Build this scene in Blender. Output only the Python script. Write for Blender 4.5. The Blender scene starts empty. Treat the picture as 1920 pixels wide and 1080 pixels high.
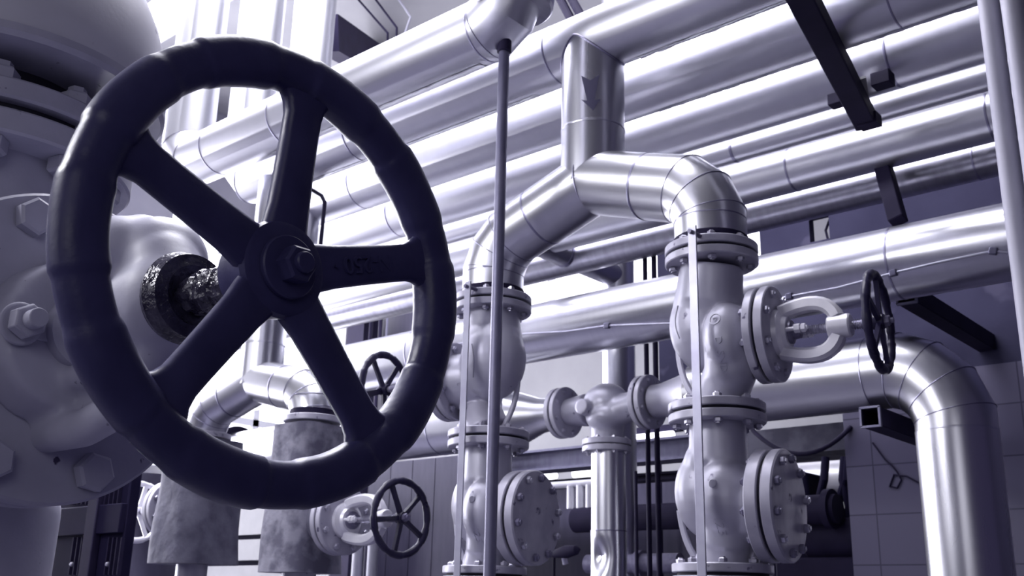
import bpy, bmesh, math, random
from mathutils import Vector, Matrix
from mathutils.bvhtree import BVHTree
from mathutils import noise as mnoise
random.seed(7)
PI = math.pi
sc = bpy.context.scene
COL = sc.collection

# ------------------------------------------------------------------ camera model
F, CX, CY = 1950.0, 960.0, 540.0
_h = Vector((-1380 - CX, 1085 - CY, F))
_vx = 1110.0
_vy = CY - (F * F + (_vx - CX) * _h.x) / _h.y
UP = Vector((_vx - CX, _vy - CY, F)).normalized()
XA = -_h.normalized(); XA = (XA - UP * XA.dot(UP)).normalized()
YA = UP.cross(XA)
CAM = Vector((0, 0, 1.6))
def ray(px, py):
    c = Vector(((px - CX) / F, (py - CY) / F, 1))
    return Vector((XA.dot(c), YA.dot(c), UP.dot(c)))
def pY(px, py, y):
    r = ray(px, py); return CAM + r * (y / r.y)
def pX(px, py, x):
    r = ray(px, py); return CAM + r * (x / r.x)

def pz(px, py, z): r = ray(px, py); return CAM + r * ((z - 1.6) / r.z)
cd = bpy.data.cameras.new('camera'); cam = bpy.data.objects.new('camera', cd); COL.objects.link(cam)
rt = Vector((XA.x, YA.x, UP.x)); dn = Vector((XA.y, YA.y, UP.y)); fw = Vector((XA.z, YA.z, UP.z))
m = Matrix.Identity(4)
for i in range(3):
    m[i][0] = rt[i]; m[i][1] = -dn[i]; m[i][2] = -fw[i]; m[i][3] = CAM[i]
cam.matrix_world = m
cd.sensor_width = 36; cd.lens = 36 * F / 1920; cd.clip_start = 0.05
cd.dof.use_dof = True; cd.dof.focus_distance = 1.45; cd.dof.aperture_fstop = 13
sc.camera = cam

# ------------------------------------------------------------------ materials
def mat(name, col, metal=0.0, rough=0.5, col2=None, nscale=6.0, nvec=(1, 1, 1), rvar=0.0, bump=0.0, bscale=None, bvec=None,
        spots=None, emit=None, contrast=(0.35, 0.65), bdist=0.002, detail=5.0, coat=0.0):
    m = bpy.data.materials.new(name); m.use_nodes = True
    nt = m.node_tree; N = nt.nodes; L = nt.links
    b = N['Principled BSDF']
    b.inputs['Base Color'].default_value = (*col, 1); b.inputs['Metallic'].default_value = metal
    b.inputs['Roughness'].default_value = rough
    if name in ('black_enamel', 'lifted_black_enamel', 'dark_steel', 'cabinet_black', 'plaster_dark'): b.inputs['Specular IOR Level'].default_value = 0.35 if 'enamel' in name else 0.06 if name == 'cabinet_black' else 0.15
    if coat: b.inputs['Coat Weight'].default_value = coat; b.inputs['Coat Roughness'].default_value = 0.2
    if emit:
        b.inputs['Emission Color'].default_value = (*emit[0], 1); b.inputs['Emission Strength'].default_value = emit[1]
    tc = N.new('ShaderNodeTexCoord')
    def noise(scale, vec, detail=5.0):
        mp = N.new('ShaderNodeMapping'); mp.inputs['Scale'].default_value = vec
        L.new(tc.outputs['Object'], mp.inputs['Vector'])
        n = N.new('ShaderNodeTexNoise'); n.inputs['Scale'].default_value = scale; n.inputs['Detail'].default_value = detail
        L.new(mp.outputs['Vector'], n.inputs['Vector']); return n
    n1 = noise(nscale, nvec, detail)
    cur = None
    if col2:
        r = N.new('ShaderNodeMapRange'); r.inputs['From Min'].default_value = contrast[0]; r.inputs['From Max'].default_value = contrast[1]
        L.new(n1.outputs['Fac'], r.inputs['Value'])
        mx = N.new('ShaderNodeMix'); mx.data_type = 'RGBA'
        mx.inputs[6].default_value = (*col, 1); mx.inputs[7].default_value = (*col2, 1)
        L.new(r.outputs['Result'], mx.inputs[0]); cur = mx.outputs[2]
    if spots:
        n2 = noise(spots[1], (1, 1, 1), 3)
        r = N.new('ShaderNodeMapRange'); r.inputs['From Min'].default_value = spots[2]; r.inputs['From Max'].default_value = spots[2] + 0.05
        L.new(n2.outputs['Fac'], r.inputs['Value'])
        mx = N.new('ShaderNodeMix'); mx.data_type = 'RGBA'
        mx.inputs[6].default_value = (*col, 1); mx.inputs[7].default_value = (*spots[0], 1)
        if cur: L.new(cur, mx.inputs[6])
        L.new(r.outputs['Result'], mx.inputs[0]); cur = mx.outputs[2]
    if cur: L.new(cur, b.inputs['Base Color'])
    if rvar:
        r = N.new('ShaderNodeMapRange'); r.inputs['From Min'].default_value = 0.3; r.inputs['From Max'].default_value = 0.7
        r.inputs['To Min'].default_value = max(0.02, rough - rvar); r.inputs['To Max'].default_value = rough + rvar
        L.new(n1.outputs['Fac'], r.inputs['Value']); L.new(r.outputs['Result'], b.inputs['Roughness'])
    if bump:
        n3 = noise(bscale or nscale, bvec or nvec, 1.0 if 'clad' in name else 4)
        bp = N.new('ShaderNodeBump'); bp.inputs['Strength'].default_value = bump; bp.inputs['Distance'].default_value = bdist
        L.new(n3.outputs['Fac'], bp.inputs['Height']); L.new(bp.outputs['Normal'], b.inputs['Normal'])
    return m

ALU = (0.67, 0.67, 0.73)
M = {}
M['clad_x'] = mat('clad_along', ALU, 1, 0.40, col2=(0.645, 0.645, 0.71), nscale=3, nvec=(6, .7, .7), rvar=0.012, bump=0.02, bscale=1.0, bvec=(1.2, 1.5, 1.5), bdist=0.004, detail=2)
M['clad_z'] = mat('clad_upright', ALU, 1, 0.29, col2=(0.66, 0.66, 0.715), nscale=5, nvec=(4, 4, .5), rvar=0.02, bump=0.014, bscale=1.6, bvec=(2.4, 2.4, 0.4), bdist=0.005, detail=2)
M['clad_g'] = mat('clad_gore', (0.73, 0.73, 0.77), 1, 0.30, col2=(0.66, 0.66, 0.71), nscale=7, rvar=0.02, bump=0.04, bscale=2.2, bdist=0.005, detail=2)
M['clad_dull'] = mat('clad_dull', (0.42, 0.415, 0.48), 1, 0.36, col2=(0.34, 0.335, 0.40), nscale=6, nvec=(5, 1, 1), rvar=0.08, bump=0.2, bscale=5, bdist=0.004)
M['seam'] = mat('seam', (0.30, 0.29, 0.40), 1, 0.4)
M['seam_lt'] = mat('seam_light', (0.62, 0.62, 0.70), 1, 0.32)
M['cast'] = mat('cast_paint', (0.46, 0.455, 0.54), 0.25, 0.40, col2=(0.41, 0.40, 0.49), nscale=9, rvar=0.05, bump=0.12, bscale=60, bdist=0.001, spots=((0.10, 0.09, 0.16), 24, 0.70))
M['flange'] = mat('flange_paint', (0.46, 0.45, 0.53), 0.2, 0.45, col2=(0.36, 0.35, 0.44), nscale=14, rvar=0.1, bump=0.3, bscale=50, bdist=0.001, spots=((0.08, 0.07, 0.14), 30, 0.66))
M['yoke'] = mat('yoke_paint', (0.80, 0.79, 0.85), 0.25, 0.38, col2=(0.70, 0.69, 0.77), nscale=16, bump=0.2, bscale=60, bdist=0.001)
M['bigcast'] = mat('grey_primer', (0.44, 0.435, 0.54), 0.0, 0.5, col2=(0.38, 0.375, 0.475), nscale=12, rvar=0.08, bump=0.35, bscale=160, bdist=0.0007, spots=((0.05, 0.04, 0.09), 46, 0.70))
M['jacket'] = mat('grey_jacket', (0.60, 0.595, 0.68), 0.0, 0.5, col2=(0.53, 0.525, 0.61), nscale=5, rvar=0.08, bump=0.25, bscale=120, bdist=0.0008, spots=((0.17, 0.16, 0.24), 26, 0.70))
M['black'] = mat('black_enamel', (0.014, 0.0115, 0.040), 0.0, 0.36, col2=(0.019, 0.0155, 0.05), nscale=20, rvar=0.10, bump=0.45, bscale=130, bdist=0.0009)
M['wheel'] = mat('lifted_black_enamel', (0.034, 0.032, 0.096), 0.0, 0.40, col2=(0.043, 0.040, 0.118), nscale=20, rvar=0.10, bump=0.45, bscale=130, bdist=0.0009)  # haze lift put into the colour; better-lit small wheels keep darker enamel
M['grease'] = mat('grease', (0.022, 0.019, 0.04), 0.1, 0.2, col2=(0.06, 0.055, 0.09), nscale=40, bump=1.0, bscale=55, bdist=0.006, rvar=0.1)
M['steel'] = mat('bolt_steel', (0.55, 0.54, 0.63), 0.8, 0.35, col2=(0.3, 0.29, 0.38), nscale=40, bump=0.3, bscale=90, bdist=0.001)
M['bolt_dark'] = mat('bolt_painted', (0.19, 0.18, 0.27), 0.2, 0.4, col2=(0.13, 0.12, 0.2), nscale=40, bump=0.3, bscale=110, bdist=0.001)
M['rod'] = mat('rod_paint', (0.16, 0.155, 0.23), 0.4, 0.42, col2=(0.12, 0.115, 0.19), nscale=10, nvec=(3, 3, 1), bump=0.2, bscale=60, bdist=0.001)
M['strap'] = mat('strap_zinc', (0.42, 0.42, 0.51), 0.6, 0.42, col2=(0.34, 0.33, 0.43), nscale=12, bump=0.2, bscale=40, bdist=0.001)
M['conduit'] = mat('galvanised', (0.36, 0.355, 0.43), 0.1, 0.5, col2=(0.30, 0.295, 0.37), nscale=6, nvec=(4, 4, 1), bump=0.2, bscale=30, bdist=0.001)
M['dark'] = mat('dark_steel', (0.014, 0.011, 0.034), 0.0, 0.7, col2=(0.020, 0.0158, 0.045), nscale=9, bump=0.25, bscale=40, bdist=0.001)
M['gasket'] = mat('gasket', (0.01, 0.009, 0.025), 0, 0.7)
M['lag'] = mat('lagging', (0.135, 0.132, 0.185), 0, 0.8, col2=(0.075, 0.072, 0.115), nscale=11, bump=0.7, bscale=20, bdist=0.008, contrast=(0.4, 0.62))
M['lag_pale'] = mat('lagging_pale', (0.25, 0.245, 0.31), 0, 0.8, col2=(0.10, 0.096, 0.145), nscale=14, bump=0.6, bscale=24, bdist=0.006, contrast=(0.42, 0.6))
M['wall_lt'] = mat('plaster_light', (0.31, 0.308, 0.335), 0, 0.85, col2=(0.26, 0.258, 0.285), nscale=2.0, bump=0.2, bscale=30)
M['wall_md'] = mat('plaster_grey', (0.26, 0.255, 0.31), 0, 0.85, col2=(0.21, 0.205, 0.26), nscale=2.0, bump=0.2, bscale=30)
M['clad_b'] = mat('clad_brushed', ALU, 1, 0.28, col2=(0.64, 0.64, 0.705), nscale=3, nvec=(12, .5, .5), rvar=0.004, bump=0.012, bscale=1.2, bvec=(1.2, 1.5, 1.5), bdist=0.004, detail=2)
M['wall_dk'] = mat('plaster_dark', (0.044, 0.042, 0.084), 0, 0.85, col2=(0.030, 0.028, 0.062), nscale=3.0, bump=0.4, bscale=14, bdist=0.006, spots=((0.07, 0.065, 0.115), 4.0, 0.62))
M['panel'] = mat('panel_grey', (0.05, 0.045, 0.09), 0.0, 0.6, col2=(0.035, 0.031, 0.07), nscale=5, nvec=(5, 1, 1), bump=0.1)
M['floor'] = mat('floor_concrete', (0.07, 0.066, 0.105), 0, 0.6, col2=(0.05, 0.046, 0.08), nscale=3, bump=0.2, bscale=30)
M['mark'] = mat('arrow_paint', (0.075, 0.07, 0.13), 0.2, 0.5)
M['glass'] = mat('daylit_pane', (0.8, 0.8, 0.85), 0, 0.3, emit=((0.90, 0.89, 1.0), 3.0))
M['glass_sky'] = mat('daylit_skylight', (0.8, 0.8, 0.85), 0, 0.3, emit=((0.88, 0.87, 1.0), 4.0))
M['frame_w'] = mat('window_frame_paint', (0.6, 0.6, 0.66), 0, 0.5)
M['louvre'] = mat('louvre_white', (0.17, 0.168, 0.2), 0, 0.5, col2=(0.145, 0.143, 0.175), nscale=8)
M['cab'] = mat('cabinet_black', (0.009, 0.0075, 0.026), 0.0, 0.7, col2=(0.013, 0.0105, 0.033), nscale=10)
M['sliver'] = mat('sliver_tube', (0.9, 0.9, 1), 0, 0.4, emit=((0.92, 0.92, 1.0), 3.0))
# wall tiles
def tile_mat():
    m = bpy.data.materials.new('grey_wall_tiles'); m.use_nodes = True
    nt = m.node_tree; N = nt.nodes; L = nt.links; b = N['Principled BSDF']
    tc = N.new('ShaderNodeTexCoord'); mp = N.new('ShaderNodeMapping'); mp.inputs['Rotation'].default_value = (-PI / 2, 0, 0)
    L.new(tc.outputs['Object'], mp.inputs['Vector'])
    br = N.new('ShaderNodeTexBrick'); br.offset = 0.0
    br.inputs['Scale'].default_value = 1; br.inputs['Brick Width'].default_value = 0.30; br.inputs['Row Height'].default_value = 0.20
    br.inputs['Mortar Size'].default_value = 0.003
    br.inputs['Color1'].default_value = (0.105, 0.097, 0.165, 1); br.inputs['Color2'].default_value = (0.088, 0.08, 0.145, 1)
    br.inputs['Mortar'].default_value = (0.035, 0.03, 0.07, 1)
    L.new(mp.outputs['Vector'], br.inputs['Vector']); L.new(br.outputs['Color'], b.inputs['Base Color'])
    b.inputs['Roughness'].default_value = 0.5
    return m
M['tile'] = tile_mat()

# ------------------------------------------------------------------ mesh builder
def perp(d):
    d = d.normalized()
    a = Vector((0, 0, 1)) if abs(d.z) < 0.9 else Vector((1, 0, 0))
    u = (a - d * a.dot(d)).normalized()
    return u, d.cross(u)
class MB:
    def __init__(s, T=None):
        s.v = []; s.f = []; s.T = T or Matrix.Identity(4)
    def add(s, vs, fs):
        k = len(s.v); s.v += [s.T @ Vector(v) for v in vs]; s.f += [[i + k for i in f] for f in fs]; return s
    def rev(s, prof, o=(0, 0, 0), ax=(0, 0, 1), n=48, ph=0.0, closed=False):
        o = Vector(o); ax = Vector(ax).normalized(); u, w = perp(ax)
        vs = []; rings = []
        for h, r in prof:
            if r < 1e-6: rings.append([len(vs)]); vs.append(o + ax * h)
            else:
                rings.append(list(range(len(vs), len(vs) + n)))
                for i in range(n):
                    a = ph + 2 * PI * i / n; vs.append(o + ax * h + (u * math.cos(a) + w * math.sin(a)) * r)
        fs = []
        pairs = list(zip(rings, rings[1:])) + ([(rings[-1], rings[0])] if closed else [])
        for A, B in pairs:
            for i in range(n):
                j = (i + 1) % n
                if len(A) == 1 and len(B) == 1: break
                if len(A) == 1: fs.append([A[0], B[j], B[i]])
                elif len(B) == 1: fs.append([A[i], A[j], B[0]])
                else: fs.append([A[i], A[j], B[j], B[i]])
        if not closed:
            if len(rings[0]) > 1: fs.append(rings[0][::-1])
            if len(rings[-1]) > 1: fs.append(rings[-1])
        return s.add(vs, fs)
    def cyl(s, a, b, r, n=32, r2=None, ch=0.0):
        a = Vector(a); b = Vector(b); L = (b - a).length; r2 = r if r2 is None else r2
        pr = [(0, r), (L, r2)] if not ch else [(0, r - ch), (ch, r), (L - ch, r2), (L, r2 - ch)]
        return s.rev(pr, a, b - a, n)
    def disc(s, o, ax, r, t, n=48, ch=0.0025, hole=0.0):
        pr = [(0, r - ch), (ch, r), (t - ch, r), (t, r - ch)]
        return s.rev(pr, o, ax, n)
    def tube(s, pts, r, n=36, closed=False, cap=True):
        pts = [Vector(p) for p in pts]; k = len(pts)
        R = r if isinstance(r, (list, tuple)) else [r] * k
        ds = [(pts[(i + 1) % k] - pts[i]).normalized() for i in range(k if closed else k - 1)]
        u, w = perp(ds[0]); vs = []; rings = []
        if closed:
            ds = ds
        for i in range(k):
            if closed: d0 = ds[i - 1]; d1 = ds[i]
            else: d0 = ds[max(i - 1, 0)]; d1 = ds[min(i, k - 2)]
            if i > 0 or closed:
                if i > 0:
                    pass
            nn = (d0 + d1).normalized()
            if i == 0 and not closed: nn = d0
            rings.append(list(range(len(vs), len(vs) + n)))
            for q in range(n):
                a = 2 * PI * q / n; off = (u * math.cos(a) + w * math.sin(a)) * R[i]
                if i == 0 and closed:
                    off = off - nn * off.dot(nn)
                else:
                    den = d0.dot(nn)
                    off = off - d0 * (off.dot(nn) / den)
                vs.append(pts[i] + off)
            if not (i == 0 and closed):
                qd = d0.rotation_difference(d1); u = qd @ u; w = qd @ w
        fs = []
        pr = list(zip(rings, rings[1:]))
        for A, B in pr:
            for i in range(n):
                j = (i + 1) % n; fs.append([A[i], A[j], B[j], B[i]])
        if closed:
            A, B = rings[-1], rings[0]
            sh = min(range(n), key=lambda q: (vs[A[0]] - vs[B[q]]).length)
            for i in range(n):
                j = (i + 1) % n; fs.append([A[i], A[j], B[(j + sh) % n], B[(i + sh) % n]])
        elif cap: fs += [rings[0][::-1], rings[-1]]
        return s.add(vs, fs)
    def box(s, c, d, R=None):
        c = Vector(c); vs = []
        for x in (-1, 1):
            for y in (-1, 1):
                for z in (-1, 1):
                    o = Vector((x * d[0] / 2, y * d[1] / 2, z * d[2] / 2))
                    vs.append(c + (R @ o if R else o))
        return s.add(vs, [[0, 1, 3, 2], [4, 6, 7, 5], [0, 4, 5, 1], [2, 3, 7, 6], [0, 2, 6, 4], [1, 5, 7, 3]])
    def box2(s, lo, hi):
        return s.box([(a + b) / 2 for a, b in zip(lo, hi)], [abs(b - a) for a, b in zip(lo, hi)])
    def bar(s, a, b, w, h, up=(0, 0, 1)):
        a = Vector(a); b = Vector(b); d = (b - a).normalized(); up = Vector(up)
        u = (up - d * up.dot(d)).normalized(); q = d.cross(u)
        vs = []
        for p in (a, b):
            for x, y in ((-1, -1), (1, -1), (1, 1), (-1, 1)): vs.append(p + q * (x * w / 2) + u * (y * h / 2))
        return s.add(vs, [[3, 2, 1, 0], [4, 5, 6, 7], [0, 1, 5, 4], [1, 2, 6, 5], [2, 3, 7, 6], [3, 0, 4, 7]])
    def ell(s, c, rad, n=28, mrings=14):
        c = Vector(c); vs = [c + Vector((0, 0, -rad[2]))]; fs = []
        for i in range(1, mrings):
            t = -PI / 2 + PI * i / mrings
            for q in range(n):
                a = 2 * PI * q / n
                vs.append(c + Vector((rad[0] * math.cos(t) * math.cos(a), rad[1] * math.cos(t) * math.sin(a), rad[2] * math.sin(t))))
        vs.append(c + Vector((0, 0, rad[2])))
        for q in range(n):
            j = (q + 1) % n; fs.append([0, 1 + j, 1 + q])
            for i in range(mrings - 2):
                a = 1 + i * n; fs.append([a + q, a + j, a + n + j, a + n + q])
            a = 1 + (mrings - 2) * n; fs.append([a + q, a + j, len(vs) - 1])
        return s.add(vs, fs)
    def mesh(s, name, inv=None, ang=25):
        me = bpy.data.meshes.new(name)
        vs = [inv @ v for v in s.v] if inv else s.v
        me.from_pydata([tuple(v) for v in vs], [], s.f); me.update()
        bm = bmesh.new(); bm.from_mesh(me); bmesh.ops.recalc_face_normals(bm, faces=bm.faces); bm.to_mesh(me); bm.free()
        me.shade_smooth()
        me.set_sharp_from_angle(angle=math.radians(ang))
        return me

def tag(o, label=None, cat=None, group=None, kind=None):
    if label: o['label'] = label
    if cat: o['category'] = cat
    if group: o['group'] = group
    if kind: o['kind'] = kind
    return o
def thing(name, label, cat, loc, rotz=0.0, group=None):
    o = bpy.data.objects.new(name, None); COL.objects.link(o); o.empty_display_size = 0.1
    o.location = Vector(loc); o.rotation_euler = (0, 0, rotz)
    return tag(o, label, cat, group)
TM = {}
def Tof(t):
    return Matrix.Translation(t.location) @ Matrix.Rotation(t.rotation_euler.z, 4, 'Z')
def root_of(o):
    while o.parent: o = o.parent
    return o
def part(name, mb, m, parent, label=None, bevel=0.0, ang=25, kind=None):
    """one part: its vertices are kept in the frame of its thing"""
    me = mb.mesh(name, Tof(root_of(parent)).inverted(), ang)
    me.materials.append(M[m])
    o = bpy.data.objects.new(name, me); COL.objects.link(o); o.parent = parent
    if bevel: add_bevel(o, bevel)
    if label: o['label'] = label
    if kind: o['kind'] = kind
    return o
def add_bevel(o, w, seg=2):
    b = o.modifiers.new('bevel', 'BEVEL'); b.width = w; b.segments = seg; b.limit_method = 'ANGLE'; b.angle_limit = math.radians(40)
def link_part(name, me, parent, M4):
    """a part that shares a mesh; M4 is its place in the thing's frame"""
    o = bpy.data.objects.new(name, me); COL.objects.link(o); o.parent = parent; o.matrix_local = M4
    return o
def single(name, mb, m, label, cat, group=None, kind=None, bevel=0.0, ang=25):
    lo = [min(v[i] for v in mb.v) for i in range(3)]; hi = [max(v[i] for v in mb.v) for i in range(3)]
    c = Vector(((lo[0] + hi[0]) / 2, (lo[1] + hi[1]) / 2, lo[2]))
    me = mb.mesh(name, Matrix.Translation(-c), ang); me.materials.append(M[m])
    o = bpy.data.objects.new(name, me); COL.objects.link(o); o.location = c
    if bevel: add_bevel(o, bevel)
    return tag(o, label, cat, group, kind)
def struct(name, mb, m): return single(name, mb, m, None, None, None, 'structure')

def frame(o, ax, spin=0.0):
    ax = Vector(ax).normalized(); u, w = perp(ax)
    r = Matrix((u, w, ax)).transposed().to_4x4()
    return Matrix.Translation(Vector(o)) @ r @ Matrix.Rotation(spin, 4, 'Z')
def bolt_mesh(name, r, grip, mk, head=None, stud=0.35):
    """a bolt through a flange pair: hex head and nut either side of the grip"""
    h = head or r * 0.8; g = grip / 2; st_ = h * (1 + stud); q = r * .55
    up_ = [(g, q), (g, r), (g + h * .82, r), (g + h, r * .84)]
    if stud > 0: up_ += [(g + h, q), (g + st_, q), (g + st_, 0)]
    else: up_ += [(g + h, 0)]
    b = MB(); b.rev([(-z, k) for z, k in reversed(up_)] + up_, (0, 0, 0), (0, 0, 1), 6)
    me = b.mesh(name); me.materials.append(M[mk]); return me
BOLT = bolt_mesh('bolt', 0.0115, 0.056, 'steel')
BOLT_D = bolt_mesh('bolt', 0.0115, 0.056, 'bolt_dark')
BOLT_S = bolt_mesh('bolt', 0.0105, 0.046, 'steel')
def bolt_ring(parent, c, ax, R, n, me, ph=0.0):
    c = Vector(c); ax = Vector(ax).normalized(); u, w = perp(ax)
    for i in range(n):
        a = ph + 2 * PI * i / n
        link_part('bolt', me, parent, Tof(parent).inverted() @ frame(c + (u * math.cos(a) + w * math.sin(a)) * R, ax, random.random()))
def band(mb, c, ax, r, wd=0.014, t=0.0018):
    wd *= .6; t *= .55
    c = Vector(c); ax = Vector(ax).normalized()
    mb.rev([(-wd / 2, r - 0.002), (-wd / 2, r + t), (-wd / 6, r + t * 1.6), (wd / 6, r + t * 1.6), (wd / 2, r + t), (wd / 2, r - 0.002)], c, ax, 48, closed=True)
def bead(mb, c, d0, d1, r, t=0.0022, n=64):
    """a raised bead round the mitre between two gores"""
    d0 = Vector(d0).normalized(); d1 = Vector(d1).normalized(); nn = (d0 + d1).normalized(); u, w = perp(d0)
    pts = []
    for q in range(n):
        a = 2 * PI * q / n; off = (u * math.cos(a) + w * math.sin(a)) * (r + t * 0.3)
        pts.append(Vector(c) + off - d0 * (off.dot(nn) / d0.dot(nn)))
    mb.tube(pts, t, 6, closed=True)
def elbow_pts(a, corner, b, R, k=4):
    """centre line a -> corner -> b with a gored bend of radius R"""
    a, corner, b = Vector(a), Vector(corner), Vector(b)
    d0 = (corner - a).normalized(); d1 = (b - corner).normalized(); th = d0.angle(d1)
    tl = R * math.tan(th / 2); s0 = corner - d0 * tl
    axis = d0.cross(d1).normalized(); cen = s0 + (axis.cross(d0)).normalized() * R
    # polygon tangent to the arc
    pts = [a]
    st = th / k
    for i in range(k):
        mid = st * (i + 0.5); q = Matrix.Rotation(mid, 3, axis)
        rr = R / math.cos(st / 2)
        pts.append(cen + (q @ (s0 - cen)).normalized() * rr)
    pts.append(b); return pts
def beads(mb, pts, r, skip=()):
    for i in range(1, len(pts) - 1):
        if i in skip: continue
        bead(mb, pts[i], pts[i] - pts[i - 1], pts[i + 1] - pts[i], r)

def text_shape(txt, size):
    """flat letters as (verts, faces) in the xy plane, centred"""
    cu = bpy.data.curves.new('t', 'FONT'); cu.body = txt; cu.size = size; cu.align_x = 'CENTER'; cu.align_y = 'CENTER'
    cu.extrude = 0.0; cu.resolution_u = 4
    o = bpy.data.objects.new('t', cu); COL.objects.link(o)
    dg = bpy.context.evaluated_depsgraph_get(); dg.update()
    me = o.evaluated_get(dg).to_mesh()
    bm = bmesh.new(); bm.from_mesh(me); bmesh.ops.remove_doubles(bm, verts=bm.verts, dist=1e-5)
    bmesh.ops.dissolve_limit(bm, angle_limit=0.01, verts=bm.verts, edges=bm.edges)
    bmesh.ops.triangulate(bm, faces=bm.faces)
    g = bmesh.ops.extrude_face_region(bm, geom=bm.faces[:])
    for v in [e for e in g['geom'] if isinstance(e, bmesh.types.BMVert)]: v.co.z += 1.0
    bm.verts.index_update()
    vs = [v.co.copy() for v in bm.verts]; fs = [[v.index for v in f.verts] for f in bm.faces]
    bm.free(); o.evaluated_get(dg).to_mesh_clear(); bpy.data.objects.remove(o); bpy.data.curves.remove(cu)
    return vs, fs

def remeshed(mb, name, mk, voxel=0.005, smooth=10, factor=0.5):
    """overlapping shapes fused into one cast body"""
    me = mb.mesh(name); o = bpy.data.objects.new(name, me); COL.objects.link(o)
    r = o.modifiers.new('r', 'REMESH'); r.mode = 'VOXEL'; r.voxel_size = voxel
    s = o.modifiers.new('s', 'SMOOTH'); s.factor = factor; s.iterations = smooth
    dg = bpy.context.evaluated_depsgraph_get(); dg.update()
    out = bpy.data.meshes.new_from_object(o.evaluated_get(dg)); bpy.data.objects.remove(o); bpy.data.meshes.remove(me)
    out.name = name; out.materials.clear(); out.materials.append(M[mk]); out.shade_smooth()
    return out

# ================================================================== SETTING
XE, XR, YB, YF, ZC = -7.6, 3.2, 6.6, -4.5, 5.8
struct('floor', MB().box2((XE - .2, YF, -.1), (XR, YB + .2, 0)), 'floor')
sky_x0, sky_x1, sky_y0, sky_y1 = -7.2, -1.4, 0.9, 3.1
struct('ceiling', MB().box2((XE - .2, YF, ZC), (XR, sky_y0, ZC + .12)).box2((XE - .2, sky_y1, ZC), (XR, YB + .2, ZC + .12))
       .box2((XE - .2, sky_y0, ZC), (sky_x0, sky_y1, ZC + .12)).box2((sky_x1, sky_y0, ZC), (XR, sky_y1, ZC + .12)), 'wall_lt')
def framed_window(name, lo, hi, ax, nu, nv, pane='glass'):
    """pane with a frame and glazing bars; ax is the thin axis"""
    o = single(name, MB().box2(lo, hi), pane, None, None, None, 'structure')
    ua, va = [i for i in range(3) if i != ax]
    fr = MB(); c = (lo[ax] + hi[ax]) / 2; t = 0.05
    def b(u0, u1, v0, v1):
        l = [0, 0, 0]; h = [0, 0, 0]; l[ax] = c - t; h[ax] = c + t; l[ua] = u0; h[ua] = u1; l[va] = v0; h[va] = v1; fr.box2(l, h)
    for i in range(nu + 1):
        u = lo[ua] + (hi[ua] - lo[ua]) * i / nu; b(u - .03, u + .03, lo[va] - .03, hi[va] + .03)
    for i in range(nv + 1):
        v = lo[va] + (hi[va] - lo[va]) * i / nv; b(lo[ua], hi[ua], v - .03, v + .03)
    part('window_frame', fr, 'frame_w', o)
    return o
framed_window('window_1', (sky_x0, sky_y0, ZC + .03), (sky_x1, sky_y1, ZC + .06), 2, 6, 2, 'glass_sky')
# far end wall with its tall daylit windows
ew = MB(); wy = [(0.9, 3.4), (4.3, 5.9)]; z0, z1 = 1.3, 4.9
ew.box2((XE - .2, YF, 0), (XE, YB + .2, z0)).box2((XE - .2, YF, z1), (XE, YB + .2, ZC))
yy = YF
for a, b in wy:
    ew.box2((XE - .2, yy, z0), (XE, a, z1)); yy = b
ew.box2((XE - .2, yy, z0), (XE, YB + .2, z1))
struct('wall_end', ew, 'wall_md')
for i, (a, b) in enumerate(wy):
    framed_window('window_%d' % (i + 2), (XE - .12, a, z0), (XE - .09, b, z1), 0, 3, 4)
# back wall, light plaster, one window band
bw = MB(); bx0, bx1, bz0, bz1 = -6.2, -3.0, 3.75, 5.3
bw.box2((XE, YB, 0), (XR, YB + .2, bz0)).box2((XE, YB, bz1), (XR, YB + .2, ZC)).box2((XE, YB, bz0), (bx0, YB + .2, bz1)).box2((bx1, YB, bz0), (XR, YB + .2, bz1))
struct('wall_back', bw, 'wall_lt')
framed_window('window_4', (bx0, YB + .09, bz0), (bx1, YB + .12, bz1), 1, 4, 2)
# dark cross wall behind the right-hand pipes, with an opening below and two small peepholes
YW = 4.25
cw = MB(); t = .05
xl = -1.83; zl = 2.56
cw.box2((-2.75, YW, zl), (-2.29, YW + t, ZC)).box2((-2.29, YW, zl), (xl - .095, YW + t, 3.215)).box2((-2.29, YW, 3.37), (xl - .095, YW + t, ZC))
cw.box2((-2.175, YW, 3.215), (xl - .095, YW + t, 3.37))
cw.box2((xl - .095, YW, zl), (xl, YW + t, 3.225)).box2((xl - .095, YW, 3.345), (xl, YW + t, ZC))
cw.box2((xl, YW, 2.56), (XR, YW + t, ZC))
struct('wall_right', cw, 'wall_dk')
struct('wall_right_lower', MB().box2((xl, YW, 0), (XR, YW + t, 2.56)), 'tile')

# ================================================================== PIPE RACK
def straight(name, a, b, r, mk, label, seams=(), group=None, cat='pipe', light=False, wd=0.014):
    a = Vector(a); b = Vector(b); c = (a + b) / 2
    t = thing(name, label, cat, (c.x, c.y, min(a.z, b.z) - (r if abs(a.z - b.z) < r else 0)), 0, group)
    part('pipe_jacket', MB().cyl(a, b, r, 64), mk, t)
    d = (b - a).normalized()
    for p in seams:
        q = a + d * p if p >= 0 else b + d * p
        sb = MB(); band(sb, q, d, r, wd); part('seam_band', sb, 'seam_lt' if light else 'seam', t)
    return t
ZB = 3.325
XRT = 1.1
def seam_at(px, py, y, x0): return pY(px, py, y).x - x0
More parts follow.
